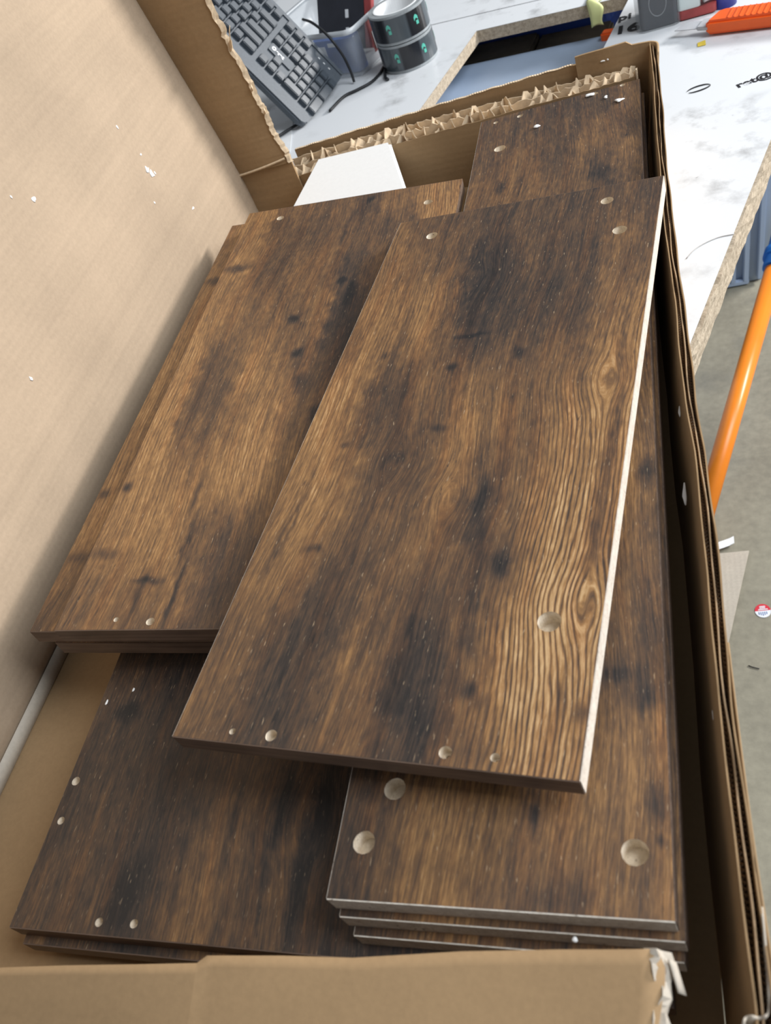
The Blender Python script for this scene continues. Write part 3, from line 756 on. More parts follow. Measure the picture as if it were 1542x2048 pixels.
for off in (-0.0018, 0.0018):
    vv, ff = [], []
    ny = 700
    for i in range(ny):
        y = 0.10 + 1.05 * i / (ny - 1)
        x = np.interp(y, wy[::-1], wx[::-1]) + off + 0.0013 * (1 if i % 2 else -1) + 0.0004 * math.sin(y * 31)
        z = 0.0560 + 0.0012 * math.sin(y * 57 + off * 900)
        vv += [bp(x, y, z), bp(x - 0.004, y, z - 0.025)]
        if i:
            k = 2 * i
            ff.append((k - 2, k, k + 1, k - 1))
    mesh('corrugated_core', vv, ff, 'card_core', bx)
# near wall (below the picture) with its flap folded inwards over the board ends, torn at the right
box('near_wall', bp(-0.60, -0.004, -0.047), bp(-0.002, 0.0, 0.024), 'card', bx)
edge = [(-0.600, 0.052), (-0.50, 0.066), (-0.422, 0.0775), (-0.38, 0.083), (-0.330, 0.0890), (-0.291, 0.094), (-0.286, 0.0985), (-0.24, 0.1035), (-0.199, 0.107), (-0.14, 0.1165), (-0.09, 0.1225), (-0.0395, 0.1275)]
right = lambda t: -0.0395 - 0.006 * (1 - t) + 0.0016 * math.sin(t * 23) + 0.0009 * math.sin(t * 61)
exs = sorted(set(list(np.linspace(-0.600, -0.0395, 50)) + [e[0] for e in edge]))
rows = []
for t in np.linspace(0, 1, 18):
    r = []
    for x in exs:
        yy = float(np.interp(x, [e[0] for e in edge], [e[1] for e in edge]))
        xx = x if x < -0.06 else x + (right(t) + 0.0395) * (x + 0.06) / 0.0205
        r.append(bp(xx, yy * t, 0.026 + 0.028 * t + 0.002 * math.sin(x * 13) * t))
    rows.append(r)
ff_ = sheet('front_flap', rows, 0.004, 'card', bx, (0, 0, 1), True)
rows = [[bp(right(t) + dx * (1 + 0.5 * math.sin(t * 17 + dx * 600)), 0.1275 * t, 0.0265 + 0.028 * t - 0.9 * max(0, dx) + 0.0012 * math.sin(t * 40 + dx * 900)) for dx in (-0.0045, -0.001, 0.002, 0.0045)] for t in np.linspace(0.0, 1, 40)]
sheet('torn_edge', rows, 0.0009, 'card_white', ff_, None)
rows = [[bp(-0.037 + 0.0032 * w + 0.004 * s, 0.1235 - 0.013 * s, 0.0545 - 0.006 * s - 0.004 * w) for w in (0, 0.5, 1)] for s in np.linspace(0, 1, 6)]
sheet('torn_paper', rows, 0.0008, 'card_white', ff_, None, True)
# crumpled corner where the right wall turns into the near end
cr = smoothpath([(0.0070, 0.150, 0), (0.0072, 0.118, 0), (0.0060, 0.1045, 0), (0.0015, 0.1020, 0), (-0.0035, 0.1015, 0), (-0.0045, 0.096, 0), (-0.0015, 0.088, 0), (0.0010, 0.080, 0)], 6)
rows = [[bp(p.x - 0.010 * (1 - s), p.y, -0.04 + (0.0995 + 0.001 * math.sin(i)) * s) for i, p in enumerate(cr)] for s in (0, 0.4, 0.8, 1)]
sheet('corner_liner', rows, 0.0011, 'card_white', bx, None, True)
cr = smoothpath([(0.0008, 0.30, 0), (0.0030, 0.24, 0), (0.0058, 0.18, 0), (0.0098, 0.12, 0), (0.0115, 0.095, 0), (0.0070, 0.088, 0), (0.0030, 0.080, 0)], 6)
rows = [[bp(p.x - 0.014 * (1 - s), p.y, -0.04 + 0.098 * s) for p in cr] for s in (0, 0.4, 0.8, 1)]
sheet('outer_liner', rows, 0.0011, 'card', bx, None, True)
rows = [[bp(0.0035 - 0.012 * (1 - s), y, -0.047 + (0.075 - 0.12 * (0.1 - y) * s) * s) for y in np.linspace(0.0, 0.1, 12)] for s in (0, 0.5, 1)]
sheet('near_corner', rows, 0.003, 'card', bx, (1, 0, 0))
# far right corner, rounded
cr = smoothpath([(-0.060, 1.1585, 0), (-0.042, 1.1590, 0), (-0.0335, 1.1555, 0), (-0.0285, 1.147, 0), (-0.0280, 1.12, 0)], 6)
rows = [[bp(p.x - 0.012 * (1 - s), p.y, -0.047 + 0.1085 * s) for p in cr] for s in (0, 0.4, 0.8, 1)]
sheet('far_corner', rows, 0.003, 'card', bx, None, True)

# ================================================================== honeycomb pad in front of the far wall
pad = thing('honeycomb_pad', 'torn honeycomb cardboard pad standing along the far end of the box', 'pad', (-0.3, 1.122, -0.047))
def pp(x, y, z):
    return (x + 0.3, y - 1.122, z + 0.047)
ptx = [-0.534, -0.45, -0.368, -0.249, -0.14, -0.056]
ptf = [0.0190, 0.0270, 0.0330, 0.0385, 0.0430, 0.0465]
ptb = [0.0300, 0.0355, 0.0385, 0.0405, 0.0425, 0.0430]
y0, y1, y2 = 1.1045, 1.1225, 1.1405
xs = np.linspace(-0.534, -0.056, 80)
for nm, yy, zt, wob in (('front_sheet', y0, ptf, 0.0004), ('middle_sheet', y1, [(a + b) / 2 + 0.001 for a, b in zip(ptf, ptb)], 0.0016), ('back_sheet', y2, ptb, 0.0008)):
    rows = [[pp(x, yy + 0.0008 * math.sin(x * 50 + yy * 300), -0.047 + (np.interp(x, ptx, zt) + wob * math.sin(x * 210 + yy * 900) + wob * math.sin(x * 530) + 0.047) * s) for x in xs] for s in (0, 0.5, 0.9, 1)]
    sheet(nm, rows, 0.0012, 'card' if nm == 'front_sheet' else 'card_torn', pad, (0, 1, 0))
protos = []
for v in range(6):
    w = 0.0165
    top = [-0.002, 0.0016 + 0.002 * random.random(), 0.0065 + 0.004 * random.random(), 0.004 * random.random() + 0.001, -0.003]
    if v % 3 == 2: top = [0.0, -0.001, 0.001, 0.004, 0.001]
    rows = []
    for k in range(4):
        s = k / 3
        rows.append([(0.0100 * (i / 4) + 0.0012 * math.sin(i * 1.3 + v), -w / 2 + w * i / 4, -0.045 * (1 - s) + top[i] * s) for i in range(5)])
    o = sheet('flute', rows, 0.0011, 'card_torn', pad, (1, 0, 0))
    o.location = pp(-0.527 + 0.0135 * v, (y0 + y1) / 2, np.interp(-0.527 + 0.0135 * v, ptx, ptf) + 0.0015)
    protos.append(o)
i = 6
for row in range(2):
    for k in range(35):
        if row == 0 and k < 6:
            continue
        x = -0.527 + 0.0135 * k + random.uniform(-0.0022, 0.0022) + row * 0.004
        if x > -0.060: continue
        zt = np.interp(x, ptx, ptf) * (0.75 if row == 0 else 0.25) + np.interp(x, ptx, ptb) * (0.25 if row == 0 else 0.75)
        share('flute', random.choice(protos), pad, pp(x, (y0 + y1) / 2 if row == 0 else (y1 + y2) / 2, zt + random.uniform(-0.003, 0.0012)),
              (0, random.uniform(-0.12, 0.12), random.uniform(-0.2, 0.2)), (random.choice((1, -1)), 1, 1))
rows = [[pp(-0.055 + 0.0012 * s, y0 + (0.022) * t, -0.047 + (0.0935 + (0.008 if t < 0.3 else 0.002 * math.sin(t * 9))) * s) for t in np.linspace(0, 1, 7)] for s in (0, 0.5, 0.9, 1)]
sheet('end_sheet', rows, 0.001, 'card_torn', pad, (1, 0, 0))

# ================================================================== white foam block
def foam_mat(name, c, sss=0.0):
    t = NT(name, 0.7, 0.3)
    a = t.noise(t.coords(), 260, 3, 0.6)
    t.color(t.ramp(a, [(0.3, lin(*[x - 4 for x in c])), (0.7, lin(*c))]))
    t.bump(a, 0.06, 0.0004)
    return t.m
M['foam'] = foam_mat('white_foam', (254, 255, 255))
poly = [(-0.534, 0.966, -0.003), (-0.477, 1.0955, 0.0435), (-0.371, 1.0975, 0.0435), (-0.326, 0.968, -0.004)]
fb = prism('foam_block', [(a + 0.43, b - 1.03, c + 0.04) for a, b, c in poly], (0, 0, -0.034), 'foam', None, 0.0035)
fb.location = (-0.43, 1.03, -0.04)
tag(fb, 'smooth white foam block wedged between the left boards and the far end', 'foam block')

# white foam crumbs
def crumb(label, loc, s, nrm=(0, 0, 1), group=None):
    bm = bmesh.new()
    bmesh.ops.create_icosphere(bm, subdivisions=2, radius=1.0)
    f = [random.uniform(0, 6) for _ in range(3)]
    for v in bm.verts:
        k = 1 + 0.35 * math.sin(v.co.x * 3 + f[0]) + 0.2 * math.sin(v.co.y * 4 + f[1])
        v.co = Vector((v.co.x * s[0] * k * (1 + 0.3 * math.sin(v.co.y * 2.5 + f[2])), v.co.y * s[1] * k, v.co.z * s[2] * 0.7))
    o = frombm('foam_crumb', bm, 'foam', None, True)
    o.location = loc
    o.rotation_euler = Vector(nrm).to_track_quat('Z', 'Y').to_euler()
    return tag(o, label, 'crumb', group)

for lb, loc, s in (('white foam crumb near the middle of the long board\'s far end', (-0.169, 1.0351, 0.0465), (0.0045, 0.0028, 0.0016)),
                   ('larger white foam crumb beside a small hole, leftmost of three at the far right corner', (-0.1083, 1.0804, 0.0486), (0.0055, 0.0034, 0.0018)),
                   ('small white foam crumb, middle one of three at the far right corner', (-0.0896, 1.0644, 0.0488), (0.0030, 0.0030, 0.0014)),
                   ('elongated white foam crumb, rightmost of three at the far right corner', (-0.0726, 1.047, 0.0495), (0.0045, 0.0042, 0.0016)),
                   ('white crumb stuck on the pale front edge of the right stack', (-0.0855, 0.1335, 0.0335), (0.0026, 0.0014, 0.0014)),
                   ('tiny white speck at the left edge of the lowest visible board', (-0.4818, 0.2887, -0.0012), (0.0014, 0.0020, 0.0008)),
                   ('tiny white speck in the shadow on the lowest visible board', (-0.4605, 0.3004, -0.0013), (0.0008, 0.0020, 0.0006)),
                   ('white chip at the right edge of the large loose board near its near corner', (-0.0785, 0.244, 0.0777), (0.0016, 0.0028, 0.0008))):
    crumb(lb, loc, s)
for lb, (x, y, z), s in (('upper blob of the white crumb pair on the open lid', (-0.6136, 0.9125, 0.1586), (0.0038, 0.0040, 0.0014)),
                     ('lower blob of the white crumb pair on the open lid', (-0.6127, 0.9144, 0.1508), (0.0040, 0.0042, 0.0014)),
                     ('tiny dot right beside the white crumb pair on the lid', (-0.6124, 0.9212, 0.1481), (0.0015, 0.0018, 0.0010)),
                     ('white crumb at the left of the open lid, larger of two side by side', (-0.6229, 0.7181, 0.2361), (0.0028, 0.0032, 0.0012)),
                     ('small white crumb at the left picture edge on the lid', (-0.6250, 0.6934, 0.2536), (0.0014, 0.0016, 0.0010)),
                     ('small white crumb high on the open lid', (-0.6203, 0.9085, 0.2145), (0.0018, 0.0018, 0.0010)),
                     ('white crumb low on the left of the open lid, alone', (-0.6111, 0.5570, 0.1378), (0.0024, 0.0024, 0.0012)),
                     ('small white crumb on the lid near the far corner of the boards', (-0.6044, 0.9492, 0.0815), (0.0020, 0.0020, 0.0010)),
                     ('faint small crumb on the lid below the crumb pair', (-0.6100, 0.8865, 0.1285), (0.0016, 0.0014, 0.0008)),
                     ('faint small crumb on the lid above the crumb pair', (-0.6156, 0.9181, 0.1747), (0.0014, 0.0014, 0.0008))):
    crumb(lb, (lid_x(z, y) + 0.0022, y, z), s, (1, 0, 0.12))
for lb, (x, y, z), s in (('long grey flake on the inner side of the right box wall', (-0.0215, 0.4448, 0.030), (0.0014, 0.0090, 0.0008)),
                     ('shorter grey flake on the right box wall further away', (-0.0225, 0.5321, 0.030), (0.0010, 0.0050, 0.0008)),
                     ('pale speck on the right box wall near the rim', (-0.0105, 0.2661, 0.032), (0.0008, 0.0030, 0.0008)),
                     ('left of two white bits on the far inner flap', (-0.0940, 1.1480, 0.0560), (0.0020, 0.0008, 0.0016)),
                     ('right of two white bits on the far inner flap', (-0.0880, 1.1480, 0.0563), (0.0018, 0.0008, 0.0016)),
                     ('shiny white chip on the edge of the right stack', (-0.0420, 0.4010, 0.0470), (0.0008, 0.0060, 0.0010))):
    crumb(lb, (x, y, z), s)

# ================================================================== keyboard leaning on its end
M['kb'] = plain('slate_plastic', (80, 88, 97), 0.5, 0.5, 0.05, 300)
M['kbkey'] = plain('key_plastic', (72, 80, 89), 0.38, 0.5, 0.05, 300)
M['kbwhite'] = plain('white_key_print', (225, 228, 232), 0.5, 0.4, 0.03)
kL = Vector((0.496, -0.074, -0.854)).normalized()
kD = Vector((0.269, 0.960, 0.073))
kD = (kD - kL * kL.dot(kD)).normalized()
kN = kL.cross(kD)
kb = thing('keyboard', 'slate grey computer keyboard propped up on its right end behind the lid', 'keyboard')
kb.matrix_world = Matrix(((kL.x, kD.x, kN.x, -0.631), (kL.y, kD.y, kN.y, 1.485), (kL.z, kD.z, kN.z, 0.0185), (0, 0, 0, 1)))
def rounded_slab(name, x0, x1, y0, y1, z0, z1, r, mat, parent, bev=0.003):
    pts = []
    for cx, cy, a0 in ((x1 - r, y1 - r, 0), (x0 + r, y1 - r, 90), (x0 + r, y0 + r, 180), (x1 - r, y0 + r, 270)):
        for k in range(7):
            a = math.radians(a0 + 15 * k)
            pts.append((cx + r * math.cos(a), cy + r * math.sin(a), z0))
    return prism(name, pts, (0, 0, z1 - z0), mat, parent, bev)
rounded_slab('case', -0.385, 0.0640, -0.060, 0.102, -0.0185, -0.0085, 0.014, 'kb', kb, 0.004)
rounded_slab('palm_edge', -0.380, 0.0625, -0.058, -0.034, -0.012, -0.0045, 0.008, 'kb', kb, 0.003)
rounded_slab('top_edge', -0.380, 0.0625, 0.094, 0.1005, -0.011, -0.006, 0.003, 'kb', kb, 0.0015)
def keycap(w, h):
    bm = bmesh.new()
    bmesh.ops.create_cube(bm, size=1.0)
    for v in bm.verts:
        t = v.co.z > 0
        v.co = Vector((v.co.x * (w - (0.0055 if t else 0.0015)), v.co.y * (h - (0.0055 if t else 0.0015)) + (0.0006 if t else 0), 0.0 if t else -0.0095))
    bmesh.ops.bevel(bm, geom=[e for e in bm.edges], offset=0.0011, segments=2, affect='EDGES')
    return frombm('key', bm, 'kbkey', kb)
kp = 0.019
caps = {}
def key(l, d, w=1.0, h=1.0, n=0.0):
    k = (w, h)
    if k not in caps:
        caps[k] = keycap(w * kp, h * kp)
        caps[k].location = (l, d, n)
    else:
        share('key', caps[k], kb, (l, d, n))
for r in range(4):
    for c in range(3):
        key(c * kp, r * kp)
key(0.5 * kp, -kp, 2); key(2 * kp, -kp); key(3 * kp, -0.5 * kp, 1, 2); key(3 * kp, 1.5 * kp, 1, 2); key(3 * kp, 3 * kp)
for c in range(3):
    key((-2.9 + c) * kp, -kp)
    key((-2.9 + c) * kp, 2 * kp)
    key((-2.9 + c) * kp, 3 * kp)
key(-1.9 * kp, 0)
x = -4.25
for w in (1.5, 1, 1, 1.5, 5.5, 1.5, 1, 1.5):                       # bottom row, from the right
    key((x - w / 2 + 0.5) * kp, -kp, w); x -= w
x = -4.25
for w in [2.5] + [1] * 10 + [2]:
    key((x - w / 2 + 0.5) * kp, 0, w); x -= w
x = -4.25
for w in [2.2] + [1] * 11 + [1.6]:
    key((x - w / 2 + 0.5) * kp, kp, w); x -= w
x = -4.25
for w in [1.4] + [1] * 12 + [1.4]:
    key((x - w / 2 + 0.5) * kp, 2 * kp, w); x -= w
x = -4.25
for w in [2] + [1] * 13:
    key((x - w / 2 + 0.5) * kp, 3 * kp, w); x -= w
for c in range(3):
    key((-2.9 + c) * kp, 4.35 * kp)
for c in range(12):
    key((-4.4 - c - 0.45 * (c // 4)) * kp, 4.35 * kp)
rounded_slab('name_plate', -0.060, -0.011, 0.0095, 0.0275, -0.0105, -0.0055, 0.002, 'kb', kb, 0.001)
text('lettering', 'erat', 0.0105, 'kbwhite', kb, (-0.0475, 0.0175, -0.0050), (0, 0, 0), 0.0002, bold=0.0005)
rows = [[(-0.0525 + rr * math.cos(a), 0.0185 + rr * math.sin(a), -0.0051) for a in np.linspace(0, 2 * math.pi, 20)] for rr in (0.0016, 0.0042)]
sheet('logo_ring', rows, 0.0004, 'kbwhite', kb, (0, 0, 1))
for c in range(3):
    s = box('indicator', (0.012 + 0.012 * c, 0.0835, -0.0088), (0.016 + 0.012 * c, 0.0855, -0.0080), 'kbwhite', kb)

M['cable'] = plain('black_cable', (30, 32, 36), 0.5, 0.4)
cb_ = tube('cable', smoothpath([(-0.585, 1.470, TZ + 0.003), (-0.569, 1.515, TZ + 0.003), (-0.545, 1.530, TZ + 0.003), (-0.523, 1.547, TZ + 0.003), (-0.512, 1.575, TZ + 0.003), (-0.5085, 1.604, TZ + 0.003), (-0.497, 1.555, TZ + 0.003), (-0.489, 1.540, TZ + 0.003)], 8), 0.0026, 'cable')
tag(cb_, 'black cable on the white bench running from keyboard to the tape rolls', 'cable')
cb2 = tube('cable', smoothpath([(-0.640, 1.640, TZ + 0.105), (-0.612, 1.606, TZ + 0.105), (-0.585, 1.585, TZ + 0.085), (-0.568, 1.578, TZ + 0.050), (-0.562, 1.574, TZ + 0.020), (-0.560, 1.568, TZ + 0.003)], 8), 0.0024, 'cable')
tag(cb2, 'black cable hanging down in front of the clear tub', 'cable')
cb3 = tube('cable', smoothpath([(-0.82, 1.30, TZ + 0.010), (-0.74, 1.325, TZ + 0.0095), (-0.69, 1.38, TZ + 0.0085), (-0.655, 1.425, TZ + 0.006), (-0.640, 1.45, TZ + 0.003)], 8), 0.0024, 'cable')
tag(cb3, 'black cable under the foot of the keyboard beside the lid flange', 'cable')
M['paper'] = plain('white_paper', (222, 225, 228), 0.7, 0.3, 0.04, 20)
ps = sheet('paper_sheet', [[(-0.80 + 0.17 * a - 0.03 * b, 1.30 + 0.05 * a + 0.13 * b, TZ + 0.0012 + 0.004 * (1 - a) * b) for a in np.linspace(0, 1, 5)] for b in np.linspace(0, 1, 5)], 0.0006, 'paper', None, (0, 0, 1))
tag(ps, 'loose white paper sheet on the bench under the foot of the keyboard', 'paper')

# ================================================================== two stacked rolls of printed tape
M['tape_black'] = None
def tape_mat():
    t = NT('printed_tape', 0.22, 0.6)
    tc = t.n('ShaderNodeTexCoord')
    sp = t.n('ShaderNodeSeparateXYZ')
    t.link(tc.outputs['Object'], sp.inputs[0])
    an = t.math('ARCTAN2', sp.outputs[1], sp.outputs[0])
    w = t.math('SINE', t.math('MULTIPLY_ADD', an, 4.0, 1.0))
    c = t.ramp(t.math('MULTIPLY_ADD', w, 0.5, 0.5), [(0.45, lin(74, 82, 88)), (0.6, lin(26, 28, 34))])
    t.color(c)
    return t.m
M['tape_black'] = tape_mat()
M['tape_side'] = plain('tape_winding', (150, 156, 160), 0.35, 0.5, 0.08, 60)
M['tape_core'] = plain('white_paper_core', (238, 240, 242), 0.6, 0.3, 0.03)
M['teal'] = plain('teal_print', (92, 186, 168), 0.3, 0.5, 0.04)
def annulus(name, r0, r1, z0, z1, mat, parent, seg=56):
    vv, ff = [], []
    for i in range(seg):
        a = 2 * math.pi * i / seg
        for r, z in ((r0, z0), (r1, z0), (r1, z1), (r0, z1)):
            vv.append((r * math.cos(a), r * math.sin(a), z))
    for i in range(seg):
        j = (i + 1) % seg
        for k in range(4):
            ff.append((4 * i + k, 4 * j + k, 4 * j + (k + 1) % 4, 4 * i + (k + 1) % 4))
    return mesh(name, vv, ff, mat, parent)
def tape_roll(label, z, turn):
    t = thing('tape_roll', label, 'tape roll', (-0.458, 1.606, z), (0, 0, turn), 'stacked tape rolls')
    annulus('winding', 0.0405, 0.0500, 0.0006, 0.0472, 'tape_side', t)
    annulus('printed_band', 0.0497, 0.0506, 0.0050, 0.0430, 'tape_black', t)
    annulus('core', 0.0375, 0.0405, 0.0, 0.0478, 'tape_core', t)
    for k in range(3):
        a0 = -1.75 - turn + k * 1.02
        for part, (da, w, z0, h) in enumerate(((0.0, 0.08, 0.025, 0.006), (0.03, 0.05, 0.019, 0.006))):
            rows = [[(0.0510 * math.cos(a0 + da + w * (u - 0.5) * 2), 0.0510 * math.sin(a0 + da + w * (u - 0.5) * 2), z0 + h * v + 0.004 * math.sin(u * 3.1) * (part == 0)) for u in np.linspace(0, 1, 7)] for v in (0, 1)]
            sheet('printed_mark', rows, 0.0003, 'teal', t)
    return t
tape_roll('lower of two stacked rolls of dark printed tape behind the keyboard', TZ, 0.2)
tape_roll('upper of two stacked rolls of dark printed tape, its white core visible', TZ + 0.0482, 0.75)

# ================================================================== clear plastic tub with things in it
def clear_mat(name, tint, alpha=0.30, rough=0.2):
    t = NT(name, rough, 0.5)
    t.color(t.ramp(t.noise(t.coords(), 9, 3), [(0.3, lin(*[x - 14 for x in tint])), (0.7, lin(*tint))]))
    t.b.inputs['Alpha'].default_value = alpha
    return t.m
M['clear'] = clear_mat('clear_plastic', (222, 230, 238), 0.26)
M['cloudy'] = clear_mat('cloudy_plastic', (222, 228, 234), 0.8, 0.3)
M['black_card'] = plain('black_carton', (44, 46, 54), 0.5, 0.4)
M['blue_card'] = plain('blue_print', (62, 92, 156), 0.4, 0.4)
M['red_card'] = plain('red_print', (150, 66, 66), 0.45, 0.4)
tub = thing('plastic_tub', 'clear plastic tub with packets in it, between keyboard and tape rolls', 'tub', (-0.548, 1.590, TZ), (0, 0, math.radians(-21)))
tw, tl, th = 0.21, 0.17, 0.085          # runs to -x and +y from its near right corner
def tub_ring(g, z, n=6, r=0.018):
    pts = []
    x0, x1, y0, y1 = -tw - g, g, -g, tl + g
    for cx, cy, a0 in ((x1 - r, y1 - r, 0), (x0 + r, y1 - r, 90), (x0 + r, y0 + r, 180), (x1 - r, y0 + r, 270)):
        for k in range(n):
            a = math.radians(a0 + 90 * k / (n - 1))
            pts.append((cx + r * math.cos(a), cy + r * math.sin(a), z))
    return pts + pts[:1]
sheet('wall', [tub_ring(0.0, 0.001), tub_ring(0.003, 0.03), tub_ring(0.008, th)], 0.0012, 'clear', tub, None, True)
box('bottom', (-tw + 0.004, 0.004, 0.0006), (-0.004, tl - 0.004, 0.0022), 'cloudy', tub)
sheet('rim', [tub_ring(0.008, th), tub_ring(0.013, th + 0.002), tub_ring(0.015, th - 0.006)], 0.0015, 'cloudy', tub, None, True)
rows = [[(0.0085 - 0.0005 * v, 0.045 + 0.055 * u, 0.022 + 0.055 * v) for u in (0, 1)] for v in (0, 1)]
lab = sheet('red_label', rows, 0.0006, 'red_card', tub)
rows = [[(0.0098 - 0.0005 * v, 0.050 + 0.035 * u, 0.026 + 0.030 * v) for u in (0, 1)] for v in (0, 1)]
sheet('price_label', rows, 0.0006, 'paper', lab)
rows = [[(0.0105 - 0.0005 * v, 0.052 + 0.018 * u, 0.028 + 0.008 * v) for u in (0, 1)] for v in (0, 1)]
sheet('red_stripe', rows, 0.0006, 'red_card', lab)
tr = Matrix.Translation((-0.548, 1.590, TZ)) @ Matrix.Rotation(math.radians(-21), 4, 'Z')
bc = thing('black_carton', 'black flat carton with a red side inside the clear tub', 'carton')
bc.matrix_world = tr @ Matrix.Translation((-0.095, 0.112, 0.052)) @ Matrix.Rotation(math.radians(62), 4, 'X') @ Matrix.Rotation(math.radians(10), 4, 'Y')
box('carton_body', (-0.055, -0.045, -0.007), (0.045, 0.045, 0.007), 'black_card', bc, 0.001)
box('red_side', (0.045, -0.045, -0.007), (0.060, 0.045, 0.007), 'red_card', bc, 0.001)
for k in range(2):
    box('white_print', (0.005, -0.022 + 0.03 * k, 0.0071), (0.012, -0.008 + 0.03 * k, 0.0074), 'paper', bc)
bl = thing('blue_packet', 'blue and white packet against the front wall of the clear tub', 'packet')
bl.matrix_world = tr @ Matrix.Translation((-0.055, 0.020, 0.004))
rounded_slab('packet_body', -0.05, 0.045, -0.008, 0.022, 0.0, 0.060, 0.007, 'blue_card', bl, 0.003)
for (u0, v0, u1, v1) in ((-0.045, 0.030, -0.020, 0.050), (-0.028, 0.012, -0.012, 0.022), (-0.012, 0.048, 0.006, 0.055)):
    box('white_patch', (u0, -0.0086, v0), (u1, -0.0079, v1), 'paper', bl)

# ================================================================== things under the cut-out in the bench
M['tote_grey'] = plain('blue_grey_plastic', (156, 172, 194), 0.5, 0.4, 0.04, 8)
M['tote_blue'] = plain('dark_blue_plastic', (52, 82, 170), 0.45, 0.4, 0.05, 8)
M['dark_wood'] = plain('dark_timber', (122, 112, 98), 0.8, 0.3, 0.2, 14)
M['orange'] = plain('orange_plastic', (236, 98, 34), 0.42, 0.45, 0.03, 30)
tg = thing('storage_tote', 'grey lidded storage tote under the cut-out in the bench', 'tote', (-0.26, 1.46, -0.8), (0, 0, -0.10))
rounded_slab('tote_body', -0.22, 0.16, -0.28, 0.19, 0.0, 0.65, 0.03, 'tote_grey', tg, 0.006)
rounded_slab('tote_lid', -0.235, 0.175, -0.295, 0.205, 0.6505, 0.69, 0.035, 'tote_grey', tg, 0.006)
tb = thing('storage_tote', 'dark blue storage tote behind the grey one under the bench', 'tote', (-0.36, 2.03, -0.8), (0, 0, -0.12))
rounded_slab('tote_body', -0.32, 0.26, -0.20, 0.16, 0.0, 0.655, 0.03, 'tote_blue', tb, 0.006)
rounded_slab('tote_rim', -0.33, 0.27, -0.21, 0.17, 0.6555, 0.715, 0.035, 'tote_blue', tb, 0.006)
dw = thing('timber_block', 'dark timber block between the grey and the blue totes', 'timber', (-0.36, 1.765, -0.8), (0, 0, -0.12))
box('block', (-0.28, -0.035, 0.0), (0.10, 0.045, 0.672), 'dark_wood', dw, 0.004)
box('block_end', (0.102, -0.035, 0.0), (0.24, 0.045, 0.665), 'dark_wood', dw, 0.004)
ob = thing('orange_box', 'small orange plastic box on the grey tote under the bench', 'box', (-0.118, 1.635, -0.1099), (0, 0, -0.3))
rounded_slab('box_body', -0.012, 0.012, -0.009, 0.009, 0.0, 0.010, 0.004, 'orange', ob, 0.003)
rounded_slab('box_top', -0.009, 0.009, -0.007, 0.007, 0.010, 0.013, 0.003, 'orange', ob, 0.001)
M['note'] = plain('yellow_note_paper', (226, 232, 166), 0.7, 0.3, 0.04, 30)
path = smoothpath([(0.0, 0.026, 0.001), (0.0, 0.010, 0.0015), (0.0, -0.002, 0.0035), (0.002, -0.0075, -0.004), (0.004, -0.0085, -0.020), (0.003, -0.0060, -0.036)], 5)
rows = [[(p.x + (w - 0.5) * (0.026 - 0.006 * i / len(path)) + 0.003 * math.sin(i * 0.5) * w, p.y + 0.003 * math.sin(w * 3 + i * 0.2), p.z + 0.002 * math.sin(w * 4)) for w in np.linspace(0, 1, 6)] for i, p in enumerate(path)]
nt = sheet('sticky_note', rows, 0.0005, 'note', None, None, True)
nt.location = (-0.136, 1.640, TZ + 0.0012)
nt.rotation_euler = (0, 0, -0.1)
tag(nt, 'crumpled pale yellow note hanging over the far edge of the bench cut-out', 'note')

# ================================================================== wrapped package and utility knife at the far right of the bench
pk = thing('wrapped_package', 'dark package in clear wrap with a white label at the top right on the bench', 'package', (0.0, 1.47, TZ), (0, 0, 0.05))
M['wrap'] = clear_mat('clear_wrap', (150, 156, 162), 0.30, 0.15)
M['navy'] = plain('blue_plastic_cap', (48, 56, 142), 0.4, 0.45)
M['whitelabel'] = plain('pale_label', (206, 222, 224), 0.5, 0.4, 0.03, 20)
rounded_slab('dark_body', -0.058, -0.004, 0.004, 0.080, 0.002, 0.075, 0.006, 'black_card', pk, 0.003)
rounded_slab('red_base', -0.004, 0.052, 0.004, 0.080, 0.002, 0.014, 0.006, 'red_card', pk, 0.002)
rounded_slab('pale_body', -0.003, 0.030, 0.006, 0.078, 0.0145, 0.075, 0.004, 'whitelabel', pk, 0.002)
tube('white_roll', [(0.033, 0.012, 0.026), (0.050, 0.016, 0.028)], 0.010, 'paper', pk, 20)
tube('blue_cap', [(0.064, 0.025, 0.0), (0.064, 0.025, 0.055)], 0.018, 'navy', pk, 28)
rounded_slab('wrap_film', -0.064, 0.0, -0.002, 0.086, 0.0005, 0.080, 0.010, 'wrap', pk, 0.004)
rows = [[(-0.046 + rr * math.cos(a) * 0.7 + 0.015, 0.0032, 0.036 + rr * math.sin(a)) for a in np.linspace(0, 2 * math.pi, 24)] for rr in (0.017, 0.0185)]
sheet('round_print', rows, 0.0004, 'tape_side', pk, (0, 1, 0))
M['blade'] = plain('steel_blade', (176, 178, 184), 0.35, 0.5, 0.04, 60)
kn = thing('utility_knife', 'orange utility knife with its blade out at the right of the bench', 'knife', (0.031, 1.398, TZ), (0, 0, math.radians(-17)))
pts = [(0.0, 0.0, 0.002), (0.010, 0.034, 0.002), (0.020, 0.040, 0.002), (0.150, 0.040, 0.002), (0.160, 0.030, 0.002), (0.160, 0.004, 0.002), (0.150, -0.002, 0.002)]
prism('handle', pts, (0, 0, 0.020), 'orange', kn, 0.004)
for k in range(12):
    box('grip_ridge', (0.030 + 0.008 * k, 0.003, 0.0215), (0.033 + 0.008 * k, 0.035, 0.0232), 'orange', kn, 0.0006)
prism('blade', [(-0.036, 0.034, 0.010), (-0.046, 0.010, 0.010), (0.004, 0.006, 0.010), (0.008, 0.030, 0.010)][::-1], (0, 0, 0.0010), 'blade', kn)
